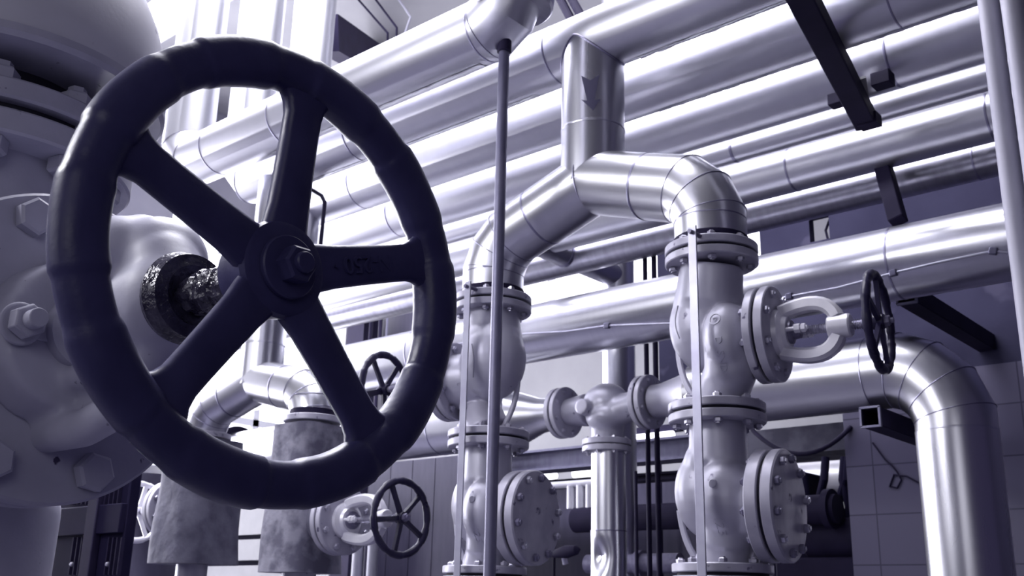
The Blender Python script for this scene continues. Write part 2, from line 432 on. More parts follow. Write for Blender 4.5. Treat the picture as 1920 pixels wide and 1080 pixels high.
# pipe A: rises at its far end, runs forward, then turns up above the drain rod
def rack_pipe(label, y, z, r, xl, upl, xr, upr, seams, mk='clad_x'):
    t = thing('clad_pipe', label, 'pipe', ((xl + xr) / 2, y, z - r))
    pts = [Vector((xl, y, z)), Vector((xr, y, z))]
    if upl: pts = elbow_pts((xl, y, upl), (xl, y, z), ((xl + xr) / 2, y, z), r * 1.35, 2)[:-1] + [pts[1]]
    if upr:
        e = elbow_pts(((xl + xr) / 2, y, z), (xr, y, z), (xr, y, upr), r * 1.35, 3)[1:]
        pts = pts[:-1] + e
    part('pipe_jacket', MB().tube(pts, r, 64), mk, t)
    for i in range(1, len(pts) - 1 - (2 if upr else 0)):
        b = MB(); bead(b, pts[i], pts[i] - pts[i - 1], pts[i + 1] - pts[i], r, .0015); part('seam_bead', b, 'seam', t)
    for x in seams:
        b = MB(); band(b, (x, y, z), (1, 0, 0), r, .01); part('seam_band', b, 'seam', t)
    return t, pts
A_t, A_p = rack_pipe('silver clad overhead pipe ending in the top elbow above the thin drain rod', 2.096, ZB, 0.102, -3.66, ZC, -1.86, ZC,
      [pY(872, 70, 2.0).x, pY(500, 215, 2.0).x, pY(372, 290, 2.0).x])
B_t, B_p = rack_pipe('silver clad overhead pipe that feeds the pipe with the arrow', 2.361, ZB, 0.0995, -3.62, ZC, XRT, 0,
      [pY(1018, 115, 2.27).x, pY(640, 290, 2.27).x, pY(520, 330, 2.27).x, -1.0])
C_t, C_p = rack_pipe('silver clad overhead pipe lying directly behind the arrow pipe top', 2.70, ZB, 0.10, -3.69, ZC, XRT, 0,
      [pY(648, 345, 2.6).x, pY(1662, 30, 2.6).x])
straight('clad_pipe', (-6.9, 3.043, ZB), (XRT, 3.043, ZB), 0.10, 'clad_x', 'silver clad overhead pipe with dark smear below the slanting beam end', [pY(722, 410, 2.95).x + 6.9, pY(1660, 110, 2.95).x + 6.9])
straight('clad_pipe', (-6.9, 3.30, 3.296), (XRT, 3.30, 3.296), 0.047, 'clad_x', 'thinnest silver clad pipe of the overhead rack', [pY(1370, 283, 3.26).x + 6.9], wd=0.02)
straight('clad_pipe', (-6.9, 3.47, 3.233), (XRT, 3.47, 3.233), 0.085, 'clad_x', 'silver clad pipe with bright top edge just below the thinnest rack pipe', [pY(1473, 325, 3.39).x + 6.9, pY(1845, 190, 3.39).x + 6.9])
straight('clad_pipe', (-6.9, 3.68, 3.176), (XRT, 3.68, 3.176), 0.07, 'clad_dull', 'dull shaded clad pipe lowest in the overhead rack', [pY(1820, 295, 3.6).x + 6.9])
single('paint_smear', MB().ell(pY(1631, 112, 2.955), (0.026, 0.006, 0.012), 16, 8), 'mark', 'dark oval smear on an overhead pipe beside the slanting beam', 'stain')
# crinkled foil laps along the undersides
def foil(t, x0, x1, y, z, r, a0, a1):
    vs = []; fs = []; n = int((x1 - x0) / .012); k = 6
    for i in range(n + 1):
        x = x0 + (x1 - x0) * i / n
        for q in range(k + 1):
            a = math.radians(a0 + (a1 - a0) * q / k); p3 = Vector((x * 26, q * .9, y * 7))
            rr = r + .0012 + (.0035 * abs(mnoise.noise(p3)) + .002 * mnoise.noise(p3 * 2.7) if 0 < q < k else 0)
            vs.append((x, y + rr * math.cos(a), z + rr * math.sin(a)))
    for i in range(n):
        for q in range(k):
            p = i * (k + 1) + q; fs.append([p, p + 1, p + k + 2, p + k + 1])
    part('foil_lap', MB().add(vs, fs), 'clad_g', t, 'crinkled foil lap along the underside', ang=60)
foil(A_t, -3.1, -2.0, 2.096, ZB, .102, -86, -62)
foil(B_t, -3.2, -2.0, 2.361, ZB, .0995, -84, -66); foil(B_t, -1.6, -.9, 2.361, ZB, .0995, -80, -62)
foil(C_t, -1.75, -.3, 2.70, ZB, .10, -80, -62)
# high pipes beyond the risers
for (pa, lab) in (((300, 28), 'grey clad pipe high behind the leftmost riser, upper of two'), ((300, 62), 'pale clad pipe high behind the leftmost riser, lower of two')):
    r_ = ray(*pa); k = 3.75 / r_.z; p_ = CAM + r_ * k
    straight('clad_pipe', (XE, p_.y, 5.35), (p_.x + 2.2, p_.y, 5.35), 0.10 if pa[1] < 40 else 0.06, 'clad_x', lab)

# lower big pipes
P7 = (3.36, 2.744, 0.125); P8 = (3.44, 2.397, 0.125)
t7 = straight('clad_pipe', (-7.5, P7[0], P7[1]), (XRT, P7[0], P7[1]), P7[2], 'clad_b', 'wide silver clad pipe with a thin wire clipped along its side', [seam_at(1660, 480, 3.24, -7.5), seam_at(760, 640, 3.24, -7.5)])
def on_cyl(px, py, y, z, r):
    d = ray(px, py); k = d.z / d.y
    # circle (Y-y)^2+(kY+1.6-z)^2=r^2
    a = 1 + k * k; b = -2 * y + 2 * k * (1.6 - z); c = y * y + (1.6 - z) ** 2 - r * r
    disc = max(b * b - 4 * a * c, 0); Y = (-b - math.sqrt(disc)) / (2 * a)
    return pY(px, py, Y)
wpts = [on_cyl(x, y, P7[0], P7[1], P7[2] + .006) for x, y in ((850, 646), (985, 626), (1060, 622), (1138, 611), (1265, 606), (1380, 574), (1480, 556), (1570, 540), (1675, 512), (1760, 492), (1862, 471), (1890, 474))]
tw = thing('cable', 'thin pale wire running along the wide clad pipe on small clips', 'wire', wpts[6] - Vector((0, 0, .02)))
part('wire', MB().tube(wpts, 0.0045, 8), 'strap', tw)
for i in (3, 6, 8, 10):
    d = (wpts[i + 1] - wpts[i]).normalized()
    part('clip', MB().bar(wpts[i] - d * .012, wpts[i] + d * .012, .018, .022), 'rod', tw, bevel=.003)

# bypass line P8: left pipe with reducer, three-way valve, right reducer and big elbow
y8, z8, r8 = P8
tl = thing('clad_pipe', 'wide clad pipe on the left of the small three-way valve, narrowing at its right end', 'pipe', (-3.8, y8, z8 - r8))
part('pipe_jacket', MB().cyl((-5.05, y8, z8), (-2.98, y8, z8), r8, 64), 'clad_b', tl)
part('reducer_cone', MB().rev([(0, r8), (.15, .075), (.2, .07), (.245, .07)], (-2.98, y8, z8), (1, 0, 0), 48), 'clad_g', tl)
for x in (-2.98, -3.42): b = MB(); band(b, (x, y8, z8), (1, 0, 0), r8, .01); part('seam_band', b, 'seam', tl)
part('flange', MB().disc((-2.735, y8, z8), (1, 0, 0), .108, .022), 'flange', tl)
part('end_flange', MB().disc((-5.09, y8, z8), (1, 0, 0), .16, .04), 'dark', tl)
tr = thing('clad_pipe', 'wide clad pipe that bends down through a segmented elbow at lower right', 'pipe', (-1.15, y8, 0))
e8 = elbow_pts((-2.05, y8, z8), (-1.105, y8, z8), (-1.105, y8, 0.06), 0.215, 4)
part('pipe_jacket', MB().tube(e8[:-1] + [Vector((-1.105, y8, 2.17))], r8, 64, cap=False), 'clad_g', tr)
part('lower_jacket', MB().cyl((-1.105, y8, 0.0), (-1.105, y8, 2.175), r8 + .001, 64), 'clad_z', tr)
for i in range(1, 5): b = MB(); bead(b, e8[i], e8[i] - e8[i - 1], e8[i + 1] - e8[i], r8, .0018); part('seam_bead', b, 'seam', tr)
b = MB(); band(b, (-1.105, y8, 2.172), (0, 0, 1), r8, .012); part('seam_band', b, 'seam_lt', tr)
b = MB(); band(b, (-1.36, y8, z8), (1, 0, 0), r8, .006); part('seam_band', b, 'seam', tr)
part('reducer_cone', MB().rev([(0, .066), (.04, .066), (.19, .1), (.23, r8)], (-2.25, y8, z8), (1, 0, 0), 48), 'cast', tr)
part('flange', MB().disc((-2.28, y8, z8), (1, 0, 0), .108, .022), 'flange', tr)
# three-way valve
XV = -2.485
tv = thing('three_way_valve', 'small grey cast three-way valve with a flange on each side and one below', 'valve', (XV, y8, z8 - .2))
bb = MB()
bb.cyl((-2.69, y8, z8), (-2.58, y8, z8), .055, 28, r2=.07)
bb.ell((-2.485, y8, z8 + .012), (.10, .095, .088))
bb.cyl((-2.45, y8 - .02, z8 - .03), (-2.31, y8, z8), .06, 28)
bb.ell((-2.47, y8 - .02, z8 - .045), (.09, .08, .06))
bb.cyl((XV, y8, z8 - .15), (XV, y8, z8 - .04), .062, 28, r2=.075)
bb.cyl((-2.52, y8 - .13, z8 - .012), (-2.52, y8, z8 - .012), .033, 24)
me = remeshed(bb, 'valve_body', 'cast', .006, 8)
me.transform(Matrix.Translation(-tv.location)); link_part('valve_body', me, tv, Matrix.Identity(4))
part('flange', MB().disc((-2.705, y8, z8), (1, 0, 0), .108, .022), 'flange', tv)
part('flange', MB().disc((-2.31, y8, z8), (1, 0, 0), .108, .022), 'flange', tv)
part('flange', MB().disc((XV, y8, z8 - .158), (0, 0, 1), .1, .024), 'flange', tv)
for x in (-2.709, -2.284):
    part('gasket', MB().cyl((x - .004, y8, z8), (x + .004, y8, z8), .095, 32), 'gasket', tv)
    bolt_ring(tv, (x, y8, z8), (1, 0, 0), .088, 8, BOLT_S, PI / 8)
td = thing('clad_pipe', 'upright clad pipe under the three-way valve, dented near the bottom', 'pipe', (XV + .005, y8, 0))
part('flange', MB().disc((XV, y8, z8 - .186), (0, 0, 1), .1, .024), 'flange', td)
bolt_ring(td, (XV, y8, z8 - .16), (0, 0, 1), .083, 8, BOLT_S, .2)
part('pipe_jacket', MB().cyl((XV + .008, y8, 1.90), (XV + .008, y8, z8 - .186), .069, 48), 'clad_z', td)
# dented lower jacket: a crumpled fold on the side that faces the camera
vs = []; fs = []; n = 72; rows = 44
for i in range(rows + 1):
    z = 1.2 + (1.90 - 1.2) * i / rows
    for q in range(n):
        a = 2 * PI * q / n; r = .071
        da = (a - 1.57 * PI + 0.25) ; dz = (z - 1.80)
        w = math.exp(-(da / .55) ** 2) * max(0, 1 - abs(dz) / .075) * .03
        vs.append((XV + .008 + (r - w) * math.cos(a), y8 + (r - w) * math.sin(a), z))
for i in range(rows):
    for q in range(n):
        j = (q + 1) % n; fs.append([i * n + q, i * n + j, (i + 1) * n + j, (i + 1) * n + q])
part('lower_jacket', MB().add(vs, fs).cyl((XV + .008, y8, 0), (XV + .008, y8, 1.21), .071, 48), 'clad_z', td, ang=18)
b = MB(); band(b, (XV + .008, y8, 1.90), (0, 0, 1), .071, .008); part('seam_band', b, 'seam', td)

# ================================================================== FRONT Y-BRANCH WITH ARROW
def y_branch(label, xc, xh, y, zs, zl, zf, zb, r, rf, arrow=False, dz=0.0):
    """riser from the header, two limbs, gored elbows down to a flange each"""
    t = thing('branch_pipe', label, 'pipe', (xc, y, zf - .03))
    S = Vector((xc, y, zs))
    part('riser_jacket', MB().cyl((xc, y, zs - .02), (xc, y, zb), r, 64), 'clad_z', t)
    b = MB(); band(b, (xc, y, zs + .17 * r / .1), (0, 0, 1), r, .012); part('seam_band', b, 'seam_lt', t)
    for s in (-1, 1):
        xe = xc + s * xh
        q = elbow_pts(S, (xe, y, zl), (xe, y, zf + .035), r * 1.6, 3)
        d = (q[1] - q[0]).normalized()
        mid = q[0] + d * ((q[1] - q[0]).length * .62)
        p2 = [q[0] + Vector((0, 0, 0))] + q[1:]
        part('limb_jacket', MB().tube(p2, r * 1.0, 64), 'clad_g', t)
        for i in range(1, 4): b = MB(); bead(b, q[i], q[i] - q[i - 1], q[i + 1] - q[i], r, .0014); part('seam_bead', b, 'seam', t)
        b = MB(); band(b, mid, d, r, .012, .0016); part('seam_band', b, 'seam', t)
        b = MB(); band(b, (xe, y, zf + .1), (0, 0, 1), r, .006, .0012); part('seam_band', b, 'seam', t)
        part('collar', MB().rev([(0, r * .93), (.002, r * 1.02), (.02, r * 1.03), (.024, r * .98)], (xe, y, zf + .028), (0, 0, 1), 48), 'dark', t)
        part('flange_neck', MB().cyl((xe, y, zf), (xe, y, zf + .04), rf * .62, 32), 'flange', t)
        part('flange', MB().disc((xe, y, zf + .004), (0, 0, 1), rf, .022), 'flange', t)
    # bead where the limbs and riser meet
    b = MB(); pts = []
    b2 = MB()
    if arrow:
        part('crotch_seam', MB().tube([S + Vector((0, -r * math.cos(a) * 1.012, r * math.sin(a) * 1.0 )) for a in [(-.9 + 1.8 * i / 14) for i in range(15)]], .0025, 6), 'seam', t)
    return t
XR_, XL_, YV = -1.354, -2.152, 2.361
XC = (XR_ + XL_) / 2
ZT, ZM, ZB0 = 2.522, 2.092, 1.69
br = y_branch('clad pipe with a painted arrow, forking into two elbows onto the twin valves', XC, (XR_ - XL_) / 2, YV, 2.845, 2.715, ZT, ZB, 0.098, 0.125, True)
# saddle seam under the header and the arrow
sp = []
for i in range(48):
    a = 2 * PI * i / 48; x = .1 * math.cos(a); yv_ = .1 * math.sin(a)
    sp.append(Vector((XC + x, YV + yv_, ZB - math.sqrt(max(.1015 ** 2 - yv_ ** 2, 0)))))
part('saddle_seam', MB().tube(sp, .003, 6, closed=True), 'seam', br)
def wrap_z(px, py, xc, yc, r):
    d = ray(px, py); a = d.x ** 2 + d.y ** 2; b = -2 * (d.x * xc + d.y * yc); c = xc * xc + yc * yc - r * r
    k = (-b - math.sqrt(max(b * b - 4 * a * c, 0))) / (2 * a); return CAM + d * k
arrow = MB(); pa = [wrap_z(x, y, XC, YV, .0988) for x, y in ((1090, 142), (1107, 151), (1124, 140), (1115, 188), (1126, 186), (1112, 207), (1090, 187), (1101, 189))]
pb = [p + (Vector((p.x - XC, p.y - YV, 0)).normalized() * .0012) for p in pa]
arrow.add(pa + pb, [[8, 9, 15], [9, 11, 15], [9, 10, 11], [15, 11, 13], [14, 15, 13], [11, 12, 13], [0, 7, 1], [1, 7, 3], [1, 3, 2], [7, 5, 3], [6, 5, 7], [3, 5, 4]] + [[i, (i + 1) % 8, 8 + (i + 1) % 8, 8 + i] for i in range(8)])
part('arrow_mark', arrow, 'mark', br, 'dark painted flow arrow pointing down')

# ================================================================== VALVES
def arm_tube(mb, pts, w, h, n=4):
    """flat rounded arm through pts in the x-z plane"""
    pts = [Vector(p) for p in pts]; k = len(pts); vs = []; fs = []
    for i, p in enumerate(pts):
        d = (pts[min(i + 1, k - 1)] - pts[max(i - 1, 0)]).normalized(); nrm = Vector((-d.z, 0, d.x))
        sec = [(-.5, -.28), (-.28, -.5), (.28, -.5), (.5, -.28), (.5, .28), (.28, .5), (-.28, .5), (-.5, .28)]
        for a, b in sec: vs.append(p + nrm * (a * h) + Vector((0, b * w, 0)))
    for i in range(k - 1):
        for q in range(8):
            j = (q + 1) % 8; fs.append([i * 8 + q, i * 8 + j, i * 8 + 8 + j, i * 8 + 8 + q])
    fs += [list(range(7, -1, -1)), list(range((k - 1) * 8, k * 8))]
    mb.add(vs, fs)
def arc_pts(p0, p1, p2, k=8):
    p0, p1, p2 = Vector(p0), Vector(p1), Vector(p2)
    return [p0 * (1 - t) ** 2 + p1 * 2 * t * (1 - t) + p2 * t * t for t in [i / k for i in range(k + 1)]]
def valve_head(t, T, xb, zb, R, reach, wheel_R=.118, wheel_mk='black', spin=0.3, flange_mk='flange'):
    """bonnet flange, yoke, stem and handwheel pointing along local +x"""
    def L(): return MB(T)
    part('bonnet_flange', L().disc((xb + .004, 0, zb), (1, 0, 0), R, .024), flange_mk, t)
    part('body_flange', L().disc((xb - .026, 0, zb), (1, 0, 0), R, .022), flange_mk, t)
    part('gasket', L().cyl((xb - .005, 0, zb), (xb + .005, 0, zb), R * .9, 32), 'gasket', t)
    for i in range(8):
        a = PI / 8 + 2 * PI * i / 8
        link_part('bolt', BOLT, t, Tof(t).inverted() @ T @ frame(Vector((xb, math.cos(a) * R * .82, zb + math.sin(a) * R * .82)), (1, 0, 0), random.random()))
    x0 = xb + .028; xn = xb + reach - .115
    yk = L()
    yk.rev([(0, .062), (.012, .06), (.02, .045), (.03, .04)], (x0, 0, zb), (1, 0, 0), 32)
    for s in (1, -1):
        pts = [Vector((x0 + .01, 0, zb + s * .052))] + arc_pts((x0 + .03, 0, zb + s * .058), (xn - .005, 0, zb + s * .086), (xn + .016, 0, zb + s * .024), 9)
        arm_tube(yk, pts, .044, .036)
    yk.rev([(0, .027), (.004, .03), (.052, .03), (.056, .027)], (xn - .006, 0, zb), (1, 0, 0), 32)
    part('yoke', yk, 'yoke', t)
    st = L(); st.cyl((x0, 0, zb), (xb + reach + .01, 0, zb), .0095, 20)
    for i in range(16): st.rev([(0, .0095), (.0025, .0125), (.005, .0095)], (xn - .07 + i * .0055, 0, zb), (1, 0, 0), 20)
    for i in range(6): st.rev([(0, .0095), (.0025, .0135), (.005, .0095)], (xn + .056 + i * .0055, 0, zb), (1, 0, 0), 20)
    part('stem', st, 'steel', t)
    g = L(); g.rev([(0, .03), (.01, .03), (.014, .02), (.03, .018)], (x0 + .028, 0, zb), (1, 0, 0), 24)
    part('gland', g, 'bolt_dark', t)
    for s in (1, -1):
        gb = L(); gb.cyl((x0 + .01, s * .03, zb), (x0 + .085, s * .03, zb), .0055, 12).rev([(0, .012), (.014, .012)], (x0 + .052, s * .03, zb), (1, 0, 0), 6).rev([(0, .0115), (.01, .0115)], (x0 + .07, s * .03, zb), (1, 0, 0), 6)
        part('gland_bolt', gb, 'yoke', t)
    xw = xb + reach
    w = L(); vs = []; fs = []; n = 120; k = 14
    for i in range(n):
        a = 2 * PI * i / n; ph = (a * 10 / (2 * PI)) % 1; rr = .0125 * (1.0 if ph < .62 else .84)
        for q in range(k):
            c = 2 * PI * q / k; R_ = wheel_R + rr * math.cos(c)
            vs.append((xw + rr * .95 * math.sin(c), R_ * math.cos(a), zb + R_ * math.sin(a)))
    for i in range(n):
        for q in range(k):
            j = (i + 1) % n; p = (q + 1) % k; fs.append([i * k + q, j * k + q, j * k + p, i * k + p])
    w.add(vs, fs)
    wh = part('handwheel', w, wheel_mk, t, ang=40)
    for i in range(5):
        a = spin + 2 * PI * i / 5; e = Vector((0, math.cos(a), math.sin(a))); tn = Vector((0, -math.sin(a), math.cos(a)))
        b = L(); vs = []
        for rad, hw, x in ((.012, .011, .004), (.06, .009, .002), (wheel_R - .004, .010, 0)):
            for ax_, bx in ((-.005, -1), (-.005, 1), (.005, .7), (.005, -.7)):
                vs.append(Vector((xw + x + ax_, 0, zb)) + e * rad + tn * (bx * hw))
        b.add(vs, [[0, 1, 2, 3][::-1], [8, 9, 10, 11]] + [[u * 4 + q, u * 4 + (q + 1) % 4, u * 4 + 4 + (q + 1) % 4, u * 4 + 4 + q] for u in (0, 1) for q in range(4)])
        part('spoke', b, wheel_mk, wh)
    h = L(); h.rev([(-.016, .017), (-.013, .019), (.012, .019), (.015, .017)], (xw, 0, zb), (1, 0, 0), 28)
    part('hub', h, wheel_mk, wh)
    h = L(); h.rev([(0, .0135), (.011, .0135), (.013, .011)], (xw + .015, 0, zb), (1, 0, 0), 6).cyl((xw + .02, 0, zb), (xw + .036, 0, zb), .007, 14)
    part('hub_nut', h, 'bolt_dark', wh)
    return wh

# one cast globe body, shared
H = .19
g = MB()
g.cyl((-.018, .012, .09), (0, 0, H), .092, 32, r2=.084)
g.ell((-.028, .028, .03), (.104, .10, .128)); g.ell((-.018, .018, .085), (.098, .094, .085))
g.cyl((0.02, 0, -.02), (.125, 0, -.02), .082, 32, r2=.09)
g.ell((.058, -.05, -.03), (.064, .078, .095))
g.cyl((.058, -.05, -.02), (.05, -.03, -.12), .064, 32, r2=.064); g.ell((.048, -.025, -.12), (.068, .068, .06))
g.cyl((.045, -.02, -.12), (0, 0, -H - .005), .066, 32, r2=.07)
GLOBE = remeshed(g, 'valve_body', 'cast', .004, 14)
def bvh_of(me): return BVHTree.FromPolygons([v.co for v in me.vertices], [list(p.vertices) for p in me.polygons])
GB = bvh_of(GLOBE)
def cast_text(txt, size, u0, w0, rot, T, bvh, h=.0018):
    """raised letters laid on the cast body, seen from -y"""
    vs, fs = text_shape(txt, size); out = []
    c, s = math.cos(rot), math.sin(rot)
    for v in vs:
        x = u0 + v.x * c - v.y * s; z = w0 + v.x * s + v.y * c
        hit = bvh.ray_cast(Vector((x, -1, z)), Vector((0, 1, 0)))
        y = hit[0].y if hit[0] else -.09
        out.append((x, y - (h if v.z > .5 else -.002), z))
    return MB(T).add(out, fs)
def valve_base(label, loc, rotz):
    t = thing('globe_valve', label, 'valve', loc, rotz)
    return t, Tof(t)
def rib(T):
    b = MB(T); arm_tube(b, arc_pts((-.1, 0, .02), (-.115, 0, -.11), (-.045, 0, -.185), 10), .012, .016); return b
def end_flanges(t, T, hz0, hz1, rf=.125):
    part('flange', MB(T).disc((0, 0, hz1 - .022 - .004), (0, 0, 1), rf, .022), 'flange', t)
    part('flange', MB(T).disc((0, 0, hz0 + .004), (0, 0, 1), rf, .022), 'flange', t)
def joint(t, T, z, rf=.125, n=8, ph=PI / 8):
    part('gasket', MB(T).cyl((0, 0, z - .004), (0, 0, z + .004), rf * .9, 40), 'gasket', t)
    for i in range(n):
        a = ph + 2 * PI * i / n
        link_part('bolt', BOLT, t, frame((rf * .82 * math.cos(a), rf * .82 * math.sin(a), z), (0, 0, 1), random.random()))
ZG = (ZT + ZM) / 2; HG = (ZT - ZM) / 2
def globe(label, X, rotz, spin):
    t, T = valve_base(label, (X, YV, ZG), rotz)
    link_part('valve_body', GLOBE, t, Matrix.Identity(4))
    end_flanges(t, T, -HG, HG); joint(t, T, HG); joint(t, T, -HG)
    part('rib', rib(T), 'cast', t)
    valve_head(t, T, .145, -.02, .125, .278, spin=spin)
    return t, T
vR, TR = globe('grey cast globe valve with a black handwheel, under the right elbow of the arrow pipe', XR_, math.radians(8.5), .25)
vL, TL_ = globe('grey cast globe valve under the left elbow, partly behind the big black handwheel', XL_, PI + math.radians(8.5), .9)
part('cast_letters', cast_text('D  SND', .026, .058, -.085, -PI / 2, TR, GB), 'cast', vR)
lg = MB(TR); lv, lf = text_shape('D', .014)
part('cast_letters', cast_text('D', .016, .05, .005, -PI / 2, TR, GB), 'cast', vR)
rg = MB(TR)
pts = []
for i in range(40):
    a = 2 * PI * i / 40; x = .05 + .0145 * math.cos(a); z = .005 + .0145 * math.sin(a)
    hit = GB.ray_cast(Vector((x, -1, z)), Vector((0, 1, 0))); pts.append(Vector((x, (hit[0].y if hit[0] else -.1) - .0005, z)))
rg.tube(pts, .0012, 5, closed=True); part('cast_emblem', rg, 'cast', vR)
# curved cast arrow on the bulb of each globe
for t, T, sgn in ((vR, TR, 1),):
    pts = []
    for i in range(12):
        z = .075 - .09 * i / 11; x = -.078 - .010 * math.sin(PI * i / 11)
        hit = GB.ray_cast(Vector((x, -1, z)), Vector((0, 1, 0))); pts.append(Vector((x, (hit[0].y if hit[0] else -.05) - .0005, z)))
    part('cast_arrow', MB(T).tube(pts, .0022, 6), 'cast', t)
GB2 = BVHTree.FromPolygons([Vector((-v.co.x, -v.co.y, v.co.z)) for v in GLOBE.vertices], [list(p.vertices) for p in GLOBE.polygons])
T2 = Matrix.Translation(vL.location) @ Matrix.Rotation(math.radians(8.5), 4, 'Z')
part('cast_letters', cast_text('D  SND', .026, -.062, -.085, -PI / 2, T2, GB2), 'cast', vL)
pts = []
for i in range(12):
    z = .06 - .1 * i / 11; x = .01 + .012 * math.sin(PI * i / 11)
    hit = GB2.ray_cast(Vector((x, -1, z)), Vector((0, 1, 0))); pts.append(Vector((x, hit[0].y - .0005, z)))
part('cast_arrow', MB(T2).tube(pts, .0022, 6), 'cast', vL)

# check valves below
H2 = (ZM - ZB0) / 2; ZK = (ZM + ZB0) / 2
g = MB()
g.cyl((0, 0, .07), (0, 0, H2 - .02), .076, 32, r2=.072)
g.ell((-.035, .02, .005), (.09, .09, .12)); g.ell((-.016, .01, .07), (.08, .08, .08))
g.cyl((0, -.01, -.03), (.12, 0, -.036), .09, 32, r2=.10)
g.ell((.035, -.045, -.02), (.074, .08, .1))
g.cyl((.035, -.03, -.04), (.02, -.015, -.13), .07, 32, r2=.066); g.cyl((.02, -.01, -.12), (0, 0, -H2 + .015), .066, 32, r2=.07)
CHECK = remeshed(g, 'valve_body', 'cast', .004, 14); CB = bvh_of(CHECK)
def check_valve(label, X):
    t = thing('check_valve', label, 'valve', (X, YV, ZK), math.radians(8.5)); T = Tof(t)
    link_part('valve_body', CHECK, t, Matrix.Identity(4))
    end_flanges(t, T, -H2, H2); joint(t, T, -H2)
    part('rib', MB(T), 'cast', t) if False else None
    b = MB(T); arm_tube(b, arc_pts((-.11, 0, -.04), (-.10, 0, -.14), (-.05, 0, -H2 + .02), 10), .012, .016); part('rib', b, 'cast', t)
    xb, zb, R = .145, -.036, .137
    part('body_flange', MB(T).disc((xb - .036, 0, zb), (1, 0, 0), R, .032), 'flange', t)
    part('gasket', MB(T).cyl((xb - .005, 0, zb), (xb + .005, 0, zb), R * .93, 40), 'gasket', t)
    part('cover', MB(T).disc((xb + .004, 0, zb), (1, 0, 0), R, .03, ch=.004), 'flange', t, 'flat round cover plate')
    for i in range(10):
        a = .2 + 2 * PI * i / 10
        link_part('bolt', BOLT_D if i % 3 else BOLT, t, frame((xb, R * .84 * math.cos(a), zb + R * .84 * math.sin(a)), (1, 0, 0), random.random()) @ Matrix.Scale(1.25, 4, (0, 0, 1)))
    part('boss', MB(T).rev([(0, .011), (.004, .011), (.006, .009)], (.03, CB.ray_cast(Vector((.03, -1, .01)), Vector((0, 1, 0)))[0].y + .002, .01), (0, -1, 0), 24), 'cast', t)
    part('cast_letters', cast_text('125', .03, .035, -.09, -PI / 2, T, CB), 'cast', t)
    return t
kR = check_valve('grey cast check valve with round bolted cover, below the right globe valve', XR_)
kL = check_valve('grey cast check valve with round bolted cover, below the left globe valve', XL_)
for X, lab in ((XR_, 'upright steel pipe under the right check valve'), (XL_, 'upright steel pipe under the left check valve')):
    t = thing('riser_pipe', lab, 'pipe', (X, YV, 0))
    part('flange', MB().disc((X, YV, ZB0 - .026), (0, 0, 1), .125, .022), 'flange', t)
    part('pipe', MB().cyl((X, YV, .03), (X, YV, ZB0 - .02), .07, 32), 'cast', t)
    part('base_plate', MB().box((X, YV, .015), (.3, .3, .03)), 'dark', t, bevel=.004)
for X, dx, lab in ((XR_, .036, 'flat pale steel strap in front of the right valves'), (XL_, .038, 'flat pale steel strap in front of the left valves')):
    t = thing('strap', lab, 'strap', (X + dx, 2.205, 0))
    part('strap_bar', MB().bar((X + dx - .004, 2.205, 0), (X + dx, 2.205, ZT + .035), .024, .005, (0, 1, 0)), 'strap', t, bevel=.001)
    part('strap_bolt', MB().cyl((X + dx, 2.19, ZT + .018), (X + dx, 2.25, ZT + .018), .006, 12), 'bolt_dark', t)
# drain rod
XD = -1.893; YD = 2.096
t = thing('drain_rod', 'thin grey upright rod hanging from the elbow at top centre', 'rod', (XD, YD, 0))
part('rod', MB().cyl((XD, YD, 0.02), (XD, YD, ZB - .09), .0165, 24), 'rod', t)
part('ferrule', MB().cyl((XD, YD, ZB - .105), (XD, YD, ZB - .06), .022, 24, ch=.003), 'dark', t)
part('foot', MB().disc((XD, YD, 0), (0, 0, 1), .05, .02), 'rod', t)
# boot at the underside of pipe A's elbow, with lap joints
el = MB(); el.rev([(0, .09), (.0, .114), (.006, .121), (.05, .127), (.5, .127)], (-1.858, YD, ZB + .03), (0, 0, 1), 56)
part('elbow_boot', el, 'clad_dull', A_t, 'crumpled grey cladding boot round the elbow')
for h, rr in ((.012, .1215), (.085, .127)): b = MB(); band(b, (-1.858, YD, ZB + .03 + h), (0, 0, 1), rr, .007, .001); part('seam_band', b, 'seam', A_t)

# ================================================================== BIG FOREGROUND VALVE
WX, WY, WZ = -.875, .63, 1.939
PXV = -1.72
gv = thing('gate_valve', 'large grey valve at left carrying the big black handwheel', 'valve', (PXV, WY, 0.0))
DX, DZ, DR = -1.36, 1.925, .212
bb = MB()
bb.cyl((PXV, WY, 1.55), (PXV, WY, 2.28), .16, 40)
bb.cyl((PXV, WY, DZ), (DX - .02, WY, DZ), .175, 40)
bb.ell((PXV, WY, DZ), (.21, .21, .24))
bb.cyl((PXV, WY, .75), (PXV, WY, 1.75), .178, 40, r2=.19)
me = remeshed(bb, 'valve_body', 'bigcast', .012, 6); me.transform(Matrix.Translation(-gv.location)); link_part('valve_body', me, gv, Matrix.Identity(4))
part('foot_flange', MB().disc((PXV, WY, .72), (0, 0, 1), .2, .035), 'bigcast', gv)
part('stand', MB().cyl((PXV, WY, 0), (PXV, WY, .73), .12, 40), 'bigcast', gv)
part('bonnet_flange', MB().disc((DX - .034, WY, DZ), (1, 0, 0), DR, .034, 96, .004), 'bigcast', gv)
part('body_flange', MB().disc((DX - .078, WY, DZ), (1, 0, 0), DR, .036, 96, .004), 'bigcast', gv)
part('gasket', MB().cyl((DX - .044, WY, DZ), (DX - .032, WY, DZ), DR * .9, 48), 'gasket', gv)
BIGB = bolt_mesh('bolt', .0265, .085, 'bigcast', head=.019, stud=-.05)
for i in range(8):
    a = math.radians(-68 + 45 * i)
    link_part('bolt', BIGB, gv, Matrix.Translation(-gv.location) @ frame((DX - .04, WY + .176 * math.cos(a), DZ + .176 * math.sin(a)), (1, 0, 0), .35 + i))
